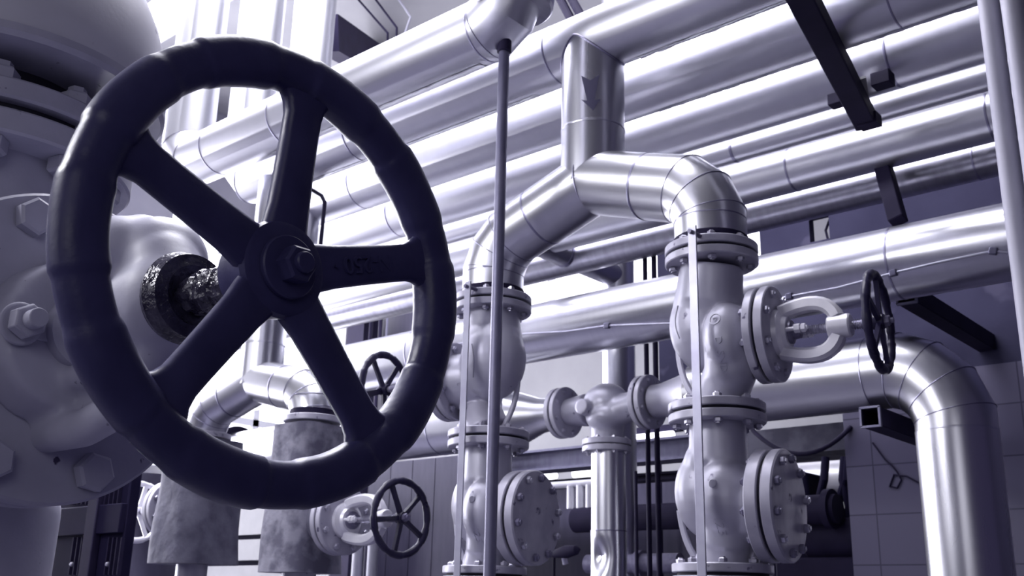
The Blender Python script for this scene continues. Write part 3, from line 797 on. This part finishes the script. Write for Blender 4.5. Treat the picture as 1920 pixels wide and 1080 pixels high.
# yoke: a domed bonnet neck with two stout arms ending in the stem collar
yk = MB()
yk.cyl((DX - .01, WY, DZ), (DX + .055, WY, DZ + .005), .115, 40, r2=.10)
yk.tube([(DX + .02, WY, DZ + .075), (-1.27, WY, WZ + .092), (-1.18, WY, WZ + .088), (-1.12, WY, WZ + .05), (-1.09, WY, WZ + .012)], [.05, .045, .043, .045, .045], 24)
yk.tube([(DX - .01, WY, WZ - .062), (-1.26, WY, WZ - .066), (-1.18, WY, WZ - .058), (-1.12, WY, WZ - .02)], .02, 20)
yk.tube([(DX - .01, WY, WZ - .135), (-1.26, WY, WZ - .135), (-1.17, WY, WZ - .115), (-1.12, WY, WZ - .06), (-1.10, WY, WZ - .02)], .024, 20)
yk.box((-1.28, WY + .015, WZ - .1), (.17, .02, .07))
yk.rev([(0, .05), (.02, .058), (.075, .06), (.10, .05)], (-1.165, WY, WZ), (1, 0, 0), 36)
yk.ell((-1.2, WY - .02, WZ + .075), (.075, .06, .05)); 
yk.ell((-1.15, WY + .01, WZ + .068), (.06, .06, .055))
me = remeshed(yk, 'yoke', 'bigcast', .006, 7); me.transform(Matrix.Translation(-gv.location)); link_part('yoke', me, gv, Matrix.Identity(4))
part('stem_collar', MB().rev([(0, .052), (.012, .056), (.03, .05), (.034, .036), (.03, .026)], (-1.075, WY, WZ), (1, 0, 0), 40), 'grease', gv, 'collar black with grease')
sm = MB(); vs = []; fs = []; n = 40; rows = 60
from mathutils import noise as mnoise
for i in range(rows + 1):
    x = -1.085 + .2 * i / rows
    for q in range(n):
        a = 2 * PI * q / n; p3 = Vector((x * 60, math.cos(a) * 2.2, math.sin(a) * 2.2))
        thr = .0018 * math.sin(2 * PI * (x / .012) + a)
        r_ = .0235 + thr * (.5 + mnoise.noise(p3 * .3)) + .0045 * mnoise.noise(p3) + .0025 * mnoise.noise(p3 * 2.3)
        vs.append((x, WY + r_ * math.cos(a), WZ + r_ * math.sin(a)))
for i in range(rows):
    for q in range(n):
        jn = (q + 1) % n; fs.append([i * n + q, i * n + jn, (i + 1) * n + jn, (i + 1) * n + q])
fs += [list(range(n))[::-1], [rows * n + q for q in range(n)]]
sm.add(vs, fs)
part('stem_rod', MB().cyl((DX, WY, WZ - .006), (-1.08, WY, WZ), .02, 24), 'steel', gv)
so = part('stem', sm, 'grease', gv, 'threaded stem coated with glossy grease')
# gland flange with two eye bolts
part('gland', MB().rev([(0, .05), (.012, .052), (.03, .05), (.034, .034), (.06, .03)], (DX + .045, WY, WZ - .005), (1, 0, 0), 36), 'bigcast', gv)
for s in (-1, 1):
    gy = WY + s * .085
    e = MB(); e.cyl((DX, gy, WZ - .012), (DX + .115, gy, WZ - .012), .0125, 20)
    e.rev([(0, .022), (.02, .022), (.023, .018)], (DX + .072, gy, WZ - .012), (1, 0, 0), 6); e.disc((DX + .06, gy, WZ - .012), (1, 0, 0), .028, .008, 28)
    e.box((DX + .05, (gy + WY) / 2, WZ - .012), (.022, .085, .03))
    part('gland_bolt', e, 'bigcast', gv, bevel=.002)
# the handwheel
def big_wheel():
    R, ra, rx = .2262, .0268, .0225
    vs = []; fs = []; n = 360; k = 28
    for i in range(n):
        a = 2 * PI * i / n; ph = ((a / (2 * PI) * 10) + .12) % 1
        def sm_(t, e0, e1): t = min(max((t - e0) / (e1 - e0), 0), 1); return t * t * (3 - 2 * t)
        rec = sm_(ph, .55, .575) - sm_(ph, .86, .97)
        sc_ = 1 - .09 * rec
        wob = 1 + .012 * math.sin(a * 7 + 1) + .008 * math.sin(a * 17)
        for q in range(k):
            c = 2 * PI * q / k
            co, si = math.cos(c), math.sin(c)
            e = .82
            rr = R + ra * sc_ * wob * (abs(co) ** e) * (1 if co >= 0 else -1)
            xx = rx * sc_ * wob * (abs(si) ** e) * (1 if si >= 0 else -1)
            vs.append((WX + xx, WY + rr * math.cos(a), WZ + rr * math.sin(a)))
    for i in range(n):
        for q in range(k):
            j = (i + 1) % n; p = (q + 1) % k; fs.append([i * k + q, j * k + q, j * k + p, i * k + p])
    return MB().add(vs, fs)
hw = part('handwheel', big_wheel(), 'wheel', gv, 'big black enamelled handwheel with a lumpy grip rim', ang=50)
SP = [88, 17, -50.5, 232.5, 160]
for d in SP:
    a = math.radians(d); e = Vector((0, math.cos(a), math.sin(a))); tn = Vector((0, -math.sin(a), math.cos(a)))
    prof = [(.02, .030, -.010), (.045, .028, -.009), (.07, .025, -.006), (.11, .0235, -.004), (.15, .0225, -.002), (.178, .0225, 0), (.192, .026, 0), (.203, .034, 0), (.212, .048, 0)]
    sec = [(.0105, -.72), (.0105, .72), (.0075, .92), (.001, 1), (-.008, .9), (-.013, .62), (-.013, -.62), (-.008, -.9), (.001, -1), (.0075, -.92)]
    vs = []; fs = []; k = len(sec)
    for rad, hw_, x in prof:
        for ax_, bx in sec: vs.append(Vector((WX + x + ax_, WY, WZ)) + e * rad + tn * (bx * hw_))
    for u in range(len(prof) - 1):
        for q in range(k):
            fs.append([u * k + q, u * k + (q + 1) % k, u * k + k + (q + 1) % k, u * k + k + q])
    fs += [list(range(k))[::-1], [(len(prof) - 1) * k + q for q in range(k)]]
    part('spoke', MB().add(vs, fs), 'wheel', hw, ang=50)
hb = MB(); hb.rev([(-.062, .038), (-.058, .043), (-.02, .052), (-.004, .054), (.002, .051), (.004, .046), (.004, .0)], (WX, WY, WZ), (1, 0, 0), 56)
part('hub', hb, 'wheel', hw)
part('washer', MB().disc((WX + .004, WY, WZ), (1, 0, 0), .0345, .008, 56, .0015), 'wheel', hw)
part('hub_nut', MB().rev([(0, .0205), (.017, .0205), (.02, .0175), (.02, .0)], (WX + .012, WY, WZ), (1, 0, 0), 6, .55), 'wheel', hw)
part('stem_end', MB().rev([(0, .0115), (.0075, .0115), (.009, .010)], (WX + .03, WY, WZ), (1, 0, 0), 28), 'wheel', hw)
# raised letters on the right spoke, upside down as in the photograph
vs, fs = text_shape('DN-250 \u00b7', .028)
a = math.radians(17); e = Vector((0, math.cos(a), math.sin(a))); tn = Vector((0, -math.sin(a), math.cos(a)))
part('cast_letters', MB().add([Vector((WX + .0085 + v.z * .0035 - .003, WY, WZ)) + e * (.117 - v.x) + tn * (-v.y) for v in vs], fs), 'wheel', hw)

# big insulated pipe above the valve
ip = thing('insulated_pipe', 'fat grey insulated pipe with a rounded jacket end above the big valve at top left', 'pipe', (PXV, WY, 2.29))
part('pipe_jacket', MB().rev([(0, .258), (.01, .262), (.06, .261), (.11, .253), (.16, .238), (.21, .215), (.26, .183), (.30, .15), (.34, .132), (.40, .125), (ZC - 2.41, .125)], (PXV, WY, 2.41), (0, 0, 1), 96), 'jacket', ip, ang=40)
part('jacket_rim', MB().rev([(0, .23), (-.004, .259), (.004, .265), (.016, .265), (.02, .25)], (PXV, WY, 2.405), (0, 0, 1), 72), 'bigcast', ip)
part('pipe_neck', MB().cyl((PXV, WY, 2.33), (PXV, WY, 2.44), .14, 48), 'gasket', ip)
part('flange', MB().disc((PXV, WY, 2.318), (0, 0, 1), .225, .034, 72, .004), 'bigcast', ip)
part('flange_gasket', MB().cyl((PXV, WY, 2.302), (PXV, WY, 2.32), .2, 48), 'gasket', ip)
part('valve_flange', MB().disc((PXV, WY, 2.262), (0, 0, 1), .225, .04, 72, .004), 'bigcast', gv)
BIGB2 = bolt_mesh('bolt', .0265, .092, 'bigcast', head=.024, stud=.45)
for i in range(10):
    a = math.radians(-58 + 36 * i)
    link_part('bolt', BIGB2, gv, Matrix.Translation(-gv.location) @ frame((PXV + .187 * math.cos(a), WY + .187 * math.sin(a), 2.307), (0, 0, 1), .3 + i))

# ================================================================== SECOND GROUP FURTHER ALONG THE ROW
X3, X4 = -3.03, -3.70
XC2 = (X3 + X4) / 2
t = y_branch('smaller clad fork seen through the lower gap of the big handwheel', XC2, .345, YV, 2.425, 2.335, 2.222, ZB, .083, .105)
def lagged(label, X, rotz, w, xb, reach, z, ztop, zbot, mk, spin, wheel_mk):
    t = thing('lagged_valve', label, 'valve', (X, YV, zbot), rotz); T = Tof(t) ; T0 = T @ Matrix.Translation((0, 0, z - zbot))
    j = MB(); n = 40; vs = []; fs = []; rows = 14
    for i in range(rows + 1):
        k = i / rows; zz = zbot + (ztop - zbot) * k; s = 1 - .12 * k
        for q in range(n):
            a = 2 * PI * q / n; c, s_ = math.cos(a), math.sin(a); p = 5
            rad = (abs(c) ** p + abs(s_) ** p) ** (-1 / p) * (w / 2) * s * (1 + .02 * math.sin(9 * k + 3 * a))
            vs.append((X + rad * c, YV + rad * s_, zz))
    for i in range(rows):
        for q in range(n):
            jn = (q + 1) % n; fs.append([i * n + q, i * n + jn, (i + 1) * n + jn, (i + 1) * n + q])
    fs += [list(range(n))[::-1], [rows * n + q for q in range(n)]]
    part('lagging_jacket', MB().add(vs, fs), mk, t, ang=50)
    part('outlet_pipe', MB().cyl((X, YV, 0), (X, YV, zbot + .01), .06, 28), 'cast', t)
    part('bonnet_neck', MB(T0).cyl((w * .3, 0, 0), (xb - .02, 0, 0), .075, 32), 'lag', t)
    valve_head(t, T0, xb, 0, .115, reach, spin=spin, wheel_mk=wheel_mk)
    return t
lagged('valve in a stained lagging jacket with small black handwheel below the big handwheel', X3, 0, .235, .205, .30, 1.872, 2.215, 1.70, 'lag_pale', .75, 'black')
lagged('valve in a wide dark lagging jacket at lower left with its handwheel pointing away', X4, PI, .285, .2, .25, 1.955, 2.215, 1.735, 'lag', .5, 'yoke')  # handwheel in pale yoke colour to stand for strong light on it
# downcomer and bent conduit seen between the spokes
zd = pY(560, 545, 2.66).z
t = thing('clad_pipe', 'narrow upright clad pipe seen right of the upper spoke', 'pipe', (-3.55, 2.66, zd))
part('pipe_jacket', MB().rev([(0, 0), (.004, .03), (.02, .046), (.035, .05), (3.26 - zd, .05)], (-3.55, 2.66, zd), (0, 0, 1), 40), 'clad_z', t)
tk = pY(258, 980, 3.9)  # upright cylinder added to darken the bright background here
t = thing('dark_backdrop', 'grey upright tank cylinder added at lower left', 'backdrop', (tk.x, 3.9, 0))
part('shell', MB().rev([(0, .40), (2.3, .40), (2.42, .36), (2.49, .25), (2.52, 0)], (tk.x, 3.9, 0), (0, 0, 1), 56), 'panel', t)
part('backdrop_disc', MB().cyl((tk.x, 3.5, 1.5), (tk.x, 3.6, 1.5), .14, 36, ch=.006), 'dark', t)
cpts = [pY(x, y, 2.45) for x, y in ((560, 352), (585, 356), (603, 367), (609, 380), (607, 400), (597, 500), (588, 620), (584, 700))]
single('conduit', MB().tube(cpts, .008, 12), 'dark', 'thin dark bent conduit seen between upper and right spokes', 'conduit')

# ================================================================== SUPPORTS AT THE RIGHT
hb_ = thing('support_beam', 'dark slanting steel beam under the overhead pipes at upper right', 'beam', (-1.15, 2.9, 3.12))
pa_, pb_ = pz(1492, -30, 3.185), pz(1624, 228, 3.185)
part('beam', MB().bar(pa_, pb_, .07, .06), 'dark', hb_, bevel=.004)
part('hanger', MB().bar((pa_.x, pa_.y, 3.2), (pa_.x, pa_.y, ZC), .03, .03, (0, 1, 0)), 'dark', hb_)
c0 = pz(1655, 150, 3.2); part('pipe_shoe', MB().box((c0.x, c0.y, 3.2), (.06, .05, .045)), 'dark', hb_, bevel=.003)
c0 = pz(1570, 188, 3.2); part('pipe_shoe', MB().box((c0.x, c0.y, 3.2), (.05, .045, .04)), 'dark', hb_, bevel=.003)
tri = [pz(1600, 152, 3.21), pz(1624, 146, 3.21), pz(1631, 195, 3.21)]
tb = MB().add(tri + [p + Vector((0, 0, .008)) for p in tri], [[0, 1, 2], [3, 4, 5], [0, 1, 4, 3], [1, 2, 5, 4], [2, 0, 3, 5]]); part('gusset', tb, 'wall_lt', hb_, 'pale triangular gusset plate')
part('end_block', MB().bar(pz(1612, 232, 3.17), pz(1648, 222, 3.17), .05, .04), 'dark', hb_)
s0, s1 = pY(1652, 298, 3.5), pY(1684, 415, 3.40)
st_ = thing('support_strut', 'short dark strut between an overhead pipe and the wide wired pipe', 'strut', s1)
part('strut_bar', MB().bar(s0, s1, .055, .05, (0, 1, 0)), 'dark', st_, bevel=.004)
part('strut_clamp', MB().bar(s0 + Vector((-.02, 0, .0)), s0 + Vector((.05, 0, .02)), .06, .03), 'dark', st_, bevel=.004)
for px, py, lab, top in ((1700, 552, 'square hollow wall bracket beside the wide wired pipe', None), (1633, 782, 'square hollow wall bracket under the wide elbow pipe', None)):
    c = pY(px, py, 3.42 if py < 700 else 3.36); b = MB(); w = .06; th = .006
    for dx, dz, sx, sz in ((0, w / 2, w, th), (0, -w / 2, w, th), (w / 2, 0, th, w), (-w / 2, 0, th, w)):
        b.box((c.x + dx, (c.y + YW) / 2, c.z + dz), (sx, YW - c.y, sz))
    o = single('wall_bracket', b, 'dark', lab, 'bracket')
    b = MB(); w2 = .064
    for dx, dz, sx, sz in ((0, w2 / 2, w2 + .006, .007), (0, -w2 / 2, w2 + .006, .007), (w2 / 2, 0, .007, w2), (-w2 / 2, 0, .007, w2)):
        b.box((c.x + dx, c.y - .004, c.z + dz), (sx, .012, sz))
    part('end_rim', b, 'rod', o, 'paler square rim at the cut end')
# two upright conduits at the right edge
for x, lab, yv in ((1853, 'pale upright conduit at the right edge, left of the pair', 2.1), (1898, 'pale upright conduit at the far right edge, right of the pair', 2.06)):
    p = pY(x, 0, yv); r = .0215 if x < 1880 else .0225
    t = thing('upright_conduit', lab, 'conduit', (p.x, yv, 0))
    part('tube', MB().cyl((p.x, yv, 0), (p.x - .0, yv, ZC), r, 28), 'conduit', t)
    for z in (1.0, 4.2): part('coupling', MB().cyl((p.x, yv, z), (p.x, yv, z + .05), r + .004, 28, ch=.002), 'conduit', t)

# ================================================================== BACKGROUND
# upright and cross pipe behind the wired pipe
pv = pY(1160, 600, 4.05)
t = thing('clad_pipe', 'upright grey pipe behind the wired pipe, with a branch toward the viewer', 'pipe', (pv.x, 4.05, 0))
part('pipe_jacket', MB().cyl((pv.x, 4.05, 0), (pv.x, 4.05, ZC), .08, 48), 'clad_z', t)
pj_ = pY(1160, 520, 4.05)
part('branch', MB().cyl((pj_.x, 4.05, pj_.z), (pj_.x, 3.15, pj_.z + .0), .058, 40), 'clad_dull', t)
part('coupling', MB().cyl((pj_.x, 3.60, pj_.z), (pj_.x, 3.62, pj_.z), .061, 40), 'seam', t)
for px, r, lab in ((1212, .011, 'thin dark upright tube right of the three-way valve, left of a pair'), (1229, .012, 'thin dark upright tube right of the three-way valve, right of a pair')):
    p = pY(px, 660, 3.75); single('upright_tube', MB().cyl((p.x, 3.75, 0), (p.x, 3.75, ZC), r, 16), 'dark', lab, 'tube')
p = pY(1192, 900, 3.9); single('upright_tube', MB().cyl((p.x, 3.9, 0), (p.x, 3.9, 2.2), .008, 12), 'dark', 'thinnest dark tube beside the dented upright pipe', 'tube')
# steel beams, machinery and pipes low in the middle
def beamx(name, lab, cat, y, ptop, pbot, x0, x1, mk, depth=.1, web=True):
    a = pY(*ptop, y); b = pY(*pbot, y); z1, z0 = a.z, b.z; m_ = MB()
    if web:
        th = .012
        m_.box2((x0, y, z1 - th), (x1, y + depth, z1)).box2((x0, y, z0), (x1, y + depth, z0 + th)).box2((x0, y + depth / 2 - .006, z0 + th), (x1, y + depth / 2 + .006, z1 - th))
    else: m_.box2((x0, y, 0 if name == 'machine_housing' else z0), (x1, y + depth, z1))
    return single(name, m_, mk, lab, cat)
beamx('steel_beam', 'dark steel beam crossing low behind the valves, just under the reducers', 'beam', 4.5, (1060, 838), (1060, 878), -4.6, -2.6, 'rod', .14)
beamx('steel_beam', 'lower dark steel beam behind the dented upright pipe, above the dark pipe', 'beam', 4.7, (1060, 898), (1060, 912), -4.6, -2.7, 'dark', .1)
def pipex(lab, y, px, ptop, pbot, x0, x1, mk, name='dark_pipe', seams=()):
    a = pY(px, ptop, y); b = pY(px, pbot, y); r = (a.z - b.z) / 2 * .98; z = (a.z + b.z) / 2
    t = thing(name, lab, 'pipe', ((x0 + x1) / 2, y, z - r)); part('pipe', MB().cyl((x0, y, z), (x1, y, z), r, 40), mk, t)
    for x in seams: part('flange', MB().cyl((x, y, z), (x + .03, y, z), r * 1.35, 32), mk, t)
    return t, z, r
_, zd_, rd_ = pipex('thick dark pipe crossing behind the left check valve cover and dented pipe', 4.3, 1075, 952, 1000, -3.3, -1.9, 'dark', seams=(-1.95,))
pt, pz_, pr_ = pipex('slim grey pipe low behind the dented pipe with a black lever', 4.0, 1075, 1040, 1076, -3.0, -2.5, 'bolt_dark', 'grey_pipe', (-2.93, -2.72))
lv = pY(1062, 1035, 3.95)
part('lever', MB().rev([(0, .012), (.03, .02), (.09, .03), (.15, .022), (.175, .0)], (lv.x - .09, 3.95, lv.z - .01), (1, 0, .12), 20), 'dark', pt, 'black lever handle')
part('lever_neck', MB().cyl((lv.x - .02, 3.97, pz_), (lv.x - .02, 3.95, lv.z), .014, 14), 'steel', pt)
beamx('machine_housing', 'dark grey machine housing low behind the dented upright pipe', 'machine', 5.0, (1100, 897), (1100, 897), -4.3, -2.5, 'panel', .5, False)
# glowing slivers added in place of far windows seen through gaps
for (x0, x1, yv, yp, lab) in ((1018, 1042, 891, 4.88, 'short glowing lamp for a far window, low behind the dented pipe, left one'), (1076, 1128, 887, 4.88, 'glowing lamp for a far window, touching the left edge of the dented pipe'), (1192, 1262, 820, 4.88, 'glowing lamp for a far window, between dented pipe and right check valve')):
    a = pY(x0, yv + 2, yp); b = pY(x1, yv - 2, yp)
    t = thing('far_window_sliver', lab, 'sliver', (a + b) / 2)
    part('sliver_tube', MB().cyl(a, (b.x, b.y, a.z), .022, 20), 'sliver', t)
    part('sliver_holder', MB().box2((a.x - .02, yp + .0, a.z + .026), (b.x + .02, yp + .08, a.z + .06)), 'dark', t)
    part('post', MB().cyl(((a.x + b.x) / 2, yp + .04, 0), ((a.x + b.x) / 2, yp + .06, a.z + .05), .008, 10), 'dark', t)
# pale cast manifold in the background between lamp and pipe
mf = pY(1088, 925, 4.3)
t = thing('manifold', 'pale small cast manifold on top of the thick dark pipe', 'manifold', (mf.x, 4.3, zd_ + rd_))
for dx in (-.06, 0, .06): part('port', MB().cyl((mf.x + dx, 4.3, zd_ + rd_ - .004), (mf.x + dx, 4.3, mf.z + .04), .022, 20), 'yoke', t)
part('header', MB().cyl((mf.x - .2, 4.3, mf.z + .05), (mf.x + .12, 4.3, mf.z + .05), .018, 20), 'yoke', t)
# right opening: mottled duct, bright gap, hanging hoses, small machine
beamx('duct', 'mottled flat duct above the bright gap behind the right check valve', 'duct', 4.6, (1520, 797), (1520, 848), -2.6, -1.75, 'lag', .3, False)
h = arc_pts(pY(1405, 800, 4.24), pY(1500, 905, 4.1), pY(1596, 800, 4.25), 14)
single('hose', MB().tube(h, .010, 10), 'dark', 'black hose sagging under the wide elbow pipe', 'hose')
hm = pY(1515, 955, 4.5)
t = thing('pump_motor', 'black motor with hoses in the gap right of the check valve cover', 'machine', (hm.x, 4.5, 0))
part('column', MB().box2((hm.x - .16, 4.42, 0), (hm.x + .04, 4.6, 2.22)), 'cab', t, bevel=.02)
part('motor', MB().cyl((hm.x + .02, 4.45, 1.93), (hm.x + .32, 4.45, 1.93), .1, 36, ch=.015), 'dark', t)
part('base', MB().box2((hm.x - .1, 4.35, 0), (hm.x + .34, 4.65, 1.84)), 'dark', t, bevel=.01)
for k_, (x0, x1) in enumerate(((1533, 1545), (1570, 1585), (1592, 1580))):
    part('hose', MB().tube([pY(x0 - 5, 1010, 4.4), pY(x0, 950, 4.4), pY(x1, 900, 4.38), pY(x1 + 3, 858, 4.4)], .018, 12), 'cab', t)
framed = pY(1560, 880, 6.4)
single('steam_drum', MB().cyl(pY(1478, 905, 5.3) , pY(1478, 905, 5.3) + Vector((.5, 0, 0)), .1, 32, ch=.02), 'yoke', 'pale drum in the bright gap right of the check valve cover', 'drum')
wr = [pY(x, y, YW - .002) for x, y in ((1636, 830), (1660, 862), (1675, 876), (1682, 885), (1690, 900), (1682, 915), (1668, 912), (1676, 890), (1700, 893), (1722, 905))]
single('loose_wire', MB().tube(wr, .0035, 8), 'dark', 'tangled thin wire on the tiled wall left of the big downpipe', 'wire')
w1 = [pY(x, y, YW + .05) for x, y in ((1556, 411), (1548, 432), (1553, 452))]
single('loose_wire', MB().tube(w1, .006, 8), 'dark', 'bent wire across the small bright opening in the dark wall', 'wire')
# louvred screen, dark partition and pillars behind the lower left
sx0, sx1 = pY(432, 1000, 3.9).x, pY(512, 1000, 3.9).x
t = thing('louvre_screen', 'white louvred screen with dark slots between the two lagged valves', 'screen', ((sx0 + sx1) / 2, 3.9, 0))
zt_ = pY(470, 930, 3.9).z
for i, (pt_, pb__) in enumerate(((925, 1003), (1011, 1051), (1060, 1100))):
    part('slat', MB().box2((sx0 - .25, 3.9, pY(470, pb__, 3.9).z), (sx1 + .3, 3.93, pY(470, pt_, 3.9).z)), 'louvre', t, bevel=.003)
part('back_plate', MB().box2((sx0 - .25, 3.96, 0), (sx1 + .3, 3.98, zt_)), 'cab', t)
part('slat', MB().box2((sx0 - .25, 3.9, 0), (sx1 + .3, 3.93, pY(470, 1112, 3.9).z)), 'louvre', t)
part('stile', MB().box2((sx1 + .3, 3.88, 0), (sx1 + .33, 3.98, zt_)), 'louvre', t)
dp = MB(); x0, x1 = pY(690, 950, 4.35).x, pY(905, 950, 4.35).x
t = thing('board_partition', 'dark boarded partition below the wide pipe, behind the small handwheel', 'partition', ((x0 + x1) / 2, 4.35, 0))
ztp = pY(780, 862, 4.35).z
for i in range(5):
    a = x0 + (x1 - x0) * i / 5; b_ = x0 + (x1 - x0) * (i + 1) / 5
    part('board', MB().box2((a, 4.35, 0), (b_ - .006, 4.39, ztp)), 'panel', t)
part('rail', MB().box2((x0, 4.39, 0), (x1, 4.43, ztp)), 'dark', t)
for px, lab in ((672, 'pale slim upright pipe below the small handwheel, left one'), (700, 'pale slim upright pipe below the small handwheel, right one')):
    p = pY(px, 1020, 4.0); single('upright_pipe', MB().cyl((p.x, 4.0, 0), (p.x, 4.0, 2.0), .03, 24), 'conduit', lab, 'pipe')
# black electrical cabinet behind the valve at lower left
cxp = pX(170, 980, -2.6)
YC = pY(170, 980, 1.75)
t = thing('cabinet', 'black electrical cabinet with louvre slots at lower left', 'cabinet', (YC.x, 1.75, 0))
xa, xb_ = pY(95, 1000, 1.75).x, pY(232, 1000, 1.75).x
ztc = pY(170, 880, 1.75).z
part('case', MB().box2((xa, 1.75, 0), (xb_, 1.79, ztc)), 'cab', t, bevel=.005)
part('rail', MB().box2((xa, 1.73, pY(170, 1003, 1.75).z), (xb_, 1.75, pY(170, 950, 1.75).z)), 'cab', t, bevel=.003)
part('stile', MB().box2((pY(172, 1000, 1.75).x, 1.722, 0), (pY(190, 1000, 1.75).x, 1.75, ztc)), 'dark', t, bevel=.003)
for px in (133, 141, 149, 157, 165, 200, 208, 216, 224):
    for (pa1, pb1) in ((883, 946), (1008, 1078)):
        p1, p2 = pY(px, pb1, 1.748), pY(px, pa1, 1.748)
        part('slat', MB().box2((p1.x - .003, 1.738, p1.z), (p1.x + .003, 1.75, p2.z)), 'dark', t)
for px in (133, 200):
    p = pY(px, 1058, 1.735); part('screw', MB().rev([(0, .008), (.006, .007), (.009, .004)], (p.x, 1.74, p.z), (0, -1, 0), 6), 'steel', t)
# pillars and dark frame on the far left beyond the right spoke
p = pY(648, 600, 5.4); single('pillar', MB().box2((p.x - .12, 5.35, 0), (p.x + .08, 5.5, 3.9)), 'wall_lt', 'pale pillar beside the white window seen below the right spoke', 'pillar')
p = pY(677, 600, 5.3); single('pillar', MB().box2((p.x - .10, 5.25, 0), (p.x + .10, 5.4, 5.0)), 'dark', 'dark steel column right of the pale pillar, below the right spoke', 'column')
a = pY(600, 545, 4.6); single('steel_beam', MB().bar(pY(585, 535, 4.0), pY(690, 580, 5.3), .1, .14), 'dark', 'dark beam end above the white window, just below the right spoke', 'beam')
for px in (697, 715, 727): p = pY(px, 590, 5.0); single('upright_tube', MB().cyl((p.x, 5.0, 0), (p.x, 5.0, ZC), .014 if px < 720 else .007, 12), 'dark' if px < 720 else 'rod', {697: 'thin dark tube right of the dark column below the right spoke', 715: 'dark tube in the middle of the gap below the right spoke', 727: 'faint thin tube near the grey box below the right spoke'}[px], 'tube')
p = pY(768, 580, 5.6); single('wall_box', MB().box2((p.x - .25, 5.55, p.z - .35), (p.x + .1, 5.75, p.z + .3)), 'panel', 'grey wall box seen below the right spoke', 'box')
# dark beam and conduits high at the left of the picture centre
single('steel_beam', MB().bar(pY(615, 62, 3.7), pY(740, 140, 5.2), .14, .24), 'dark', 'dark beam high behind the third riser', 'beam')
for k_, pp in enumerate((((655, -20), (727, 62), (726, 110)), ((690, -20), (744, 52), (742, 110)), ((735, -20), (770, 32), (755, 75)))):
    single('conduit', MB().tube([pY(x, y, 4.2) for x, y in pp], .008, 10), 'dark' if k_ < 2 else 'conduit', ['thin dark bent conduit at top, left of three', 'thin dark bent conduit at top, middle of three', 'thin pale bent conduit at top, right of three'][k_], 'conduit')
for k_, (a, b) in enumerate((((1025, -10), (1075, 45)), ((1045, -10), (1098, 45)))):
    single('cable_bundle', MB().tube([Vector((pY(*a, 2.9).x, 2.9, ZC)), pY(*a, 2.9) + Vector((0, 0, .1)), pY(*b, 2.9)], .018, 12), 'dark', ['black cable bundle right of the top elbow, left one', 'black cable bundle right of the top elbow, right one'][k_], 'cable')

# repeats of one kind carry one group phrase
GROUPS = {'clad_pipe': 'silver clad pipes', 'branch_pipe': 'forked clad branches', 'globe_valve': 'twin globe valves', 'check_valve': 'twin check valves',
          'riser_pipe': 'pipes under the check valves', 'strap': 'steel straps by the valves', 'lagged_valve': 'lagged valves at lower left',
          'upright_conduit': 'conduits at the right edge', 'upright_tube': 'thin dark upright tubes', 'far_window_sliver': 'lamp tubes for far windows in the background',
          'wall_bracket': 'square wall brackets', 'steel_beam': 'dark steel beams', 'conduit': 'thin bent conduits', 'cable_bundle': 'black cables at the top', 'loose_wire': 'loose wires on the dark wall', 'upright_pipe': 'slim pale upright pipes'}
for o in sc.objects:
    k = o.name.split('.')[0]
    if o.parent is None and o.get('label') and k in GROUPS: o['group'] = GROUPS[k]

# ================================================================== LIGHT
w = bpy.data.worlds.new('world'); sc.world = w; w.use_nodes = True
w.node_tree.nodes['Background'].inputs['Color'].default_value = (0.24, 0.205, 0.46, 1)
w.node_tree.nodes['Background'].inputs['Strength'].default_value = 0.14
def area(name, loc, target, sx, sy, power, col=(0.945, 0.94, 1.0)):
    l = bpy.data.lights.new(name, 'AREA'); l.shape = 'RECTANGLE'; l.size = sx; l.size_y = sy; l.energy = power; l.color = col
    o = bpy.data.objects.new(name, l); COL.objects.link(o); o.location = loc
    d = Vector(target) - Vector(loc); o.rotation_euler = d.to_track_quat('-Z', 'Y').to_euler()
area('skylight', (-4.3, 2.0, ZC - .05), (-4.3, 2.0, 0), 5.6, 2.0, 620)
area('end_window_light', (XE + .1, 2.15, 3.1), (0, 2.15, 2.6), 2.4, 3.4, 290)
area('end_window_light', (XE + .1, 5.1, 3.1), (0, 4.2, 2.6), 1.5, 3.4, 170)
area('side_fill_light', (-5.2, -3.8, 3.6), (-2.0, 2.4, 2.4), 3.6, 2.4, 44)  # added fill for upright pipes and valve fronts, no window there

area('upper_fill_light', (-2.7, -.55, 3.35), (-1.6, .6, 2.3), 1.2, .4, 42)  # added light to brighten jacket and bonnet disc, no fixture there
area('front_fill_light', (.5, -1.0, 2.5), (-1.2, .7, 1.95), 1.3, 1.0, 6)  # added fill on the big valve's disc and handwheel
area('front_fill_light', (-2.6, -4.3, 2.7), (-2.0, 2.4, 2.7), 1.0, 3.0, 17)  # tall strip added for bright streaks on the upright pipes
area('front_fill_light', (.3, -4.3, 2.7), (-1.4, 2.4, 2.7), .7, 3.0, 10)  # second added strip, farther right
vs_ = sc.view_settings; vs_.view_transform = 'Standard'; vs_.look = 'None'; vs_.gamma = 1; vs_.exposure = 0.0; vs_.use_curve_mapping = False
sc.cycles.max_bounces = 8; sc.cycles.use_denoising = True
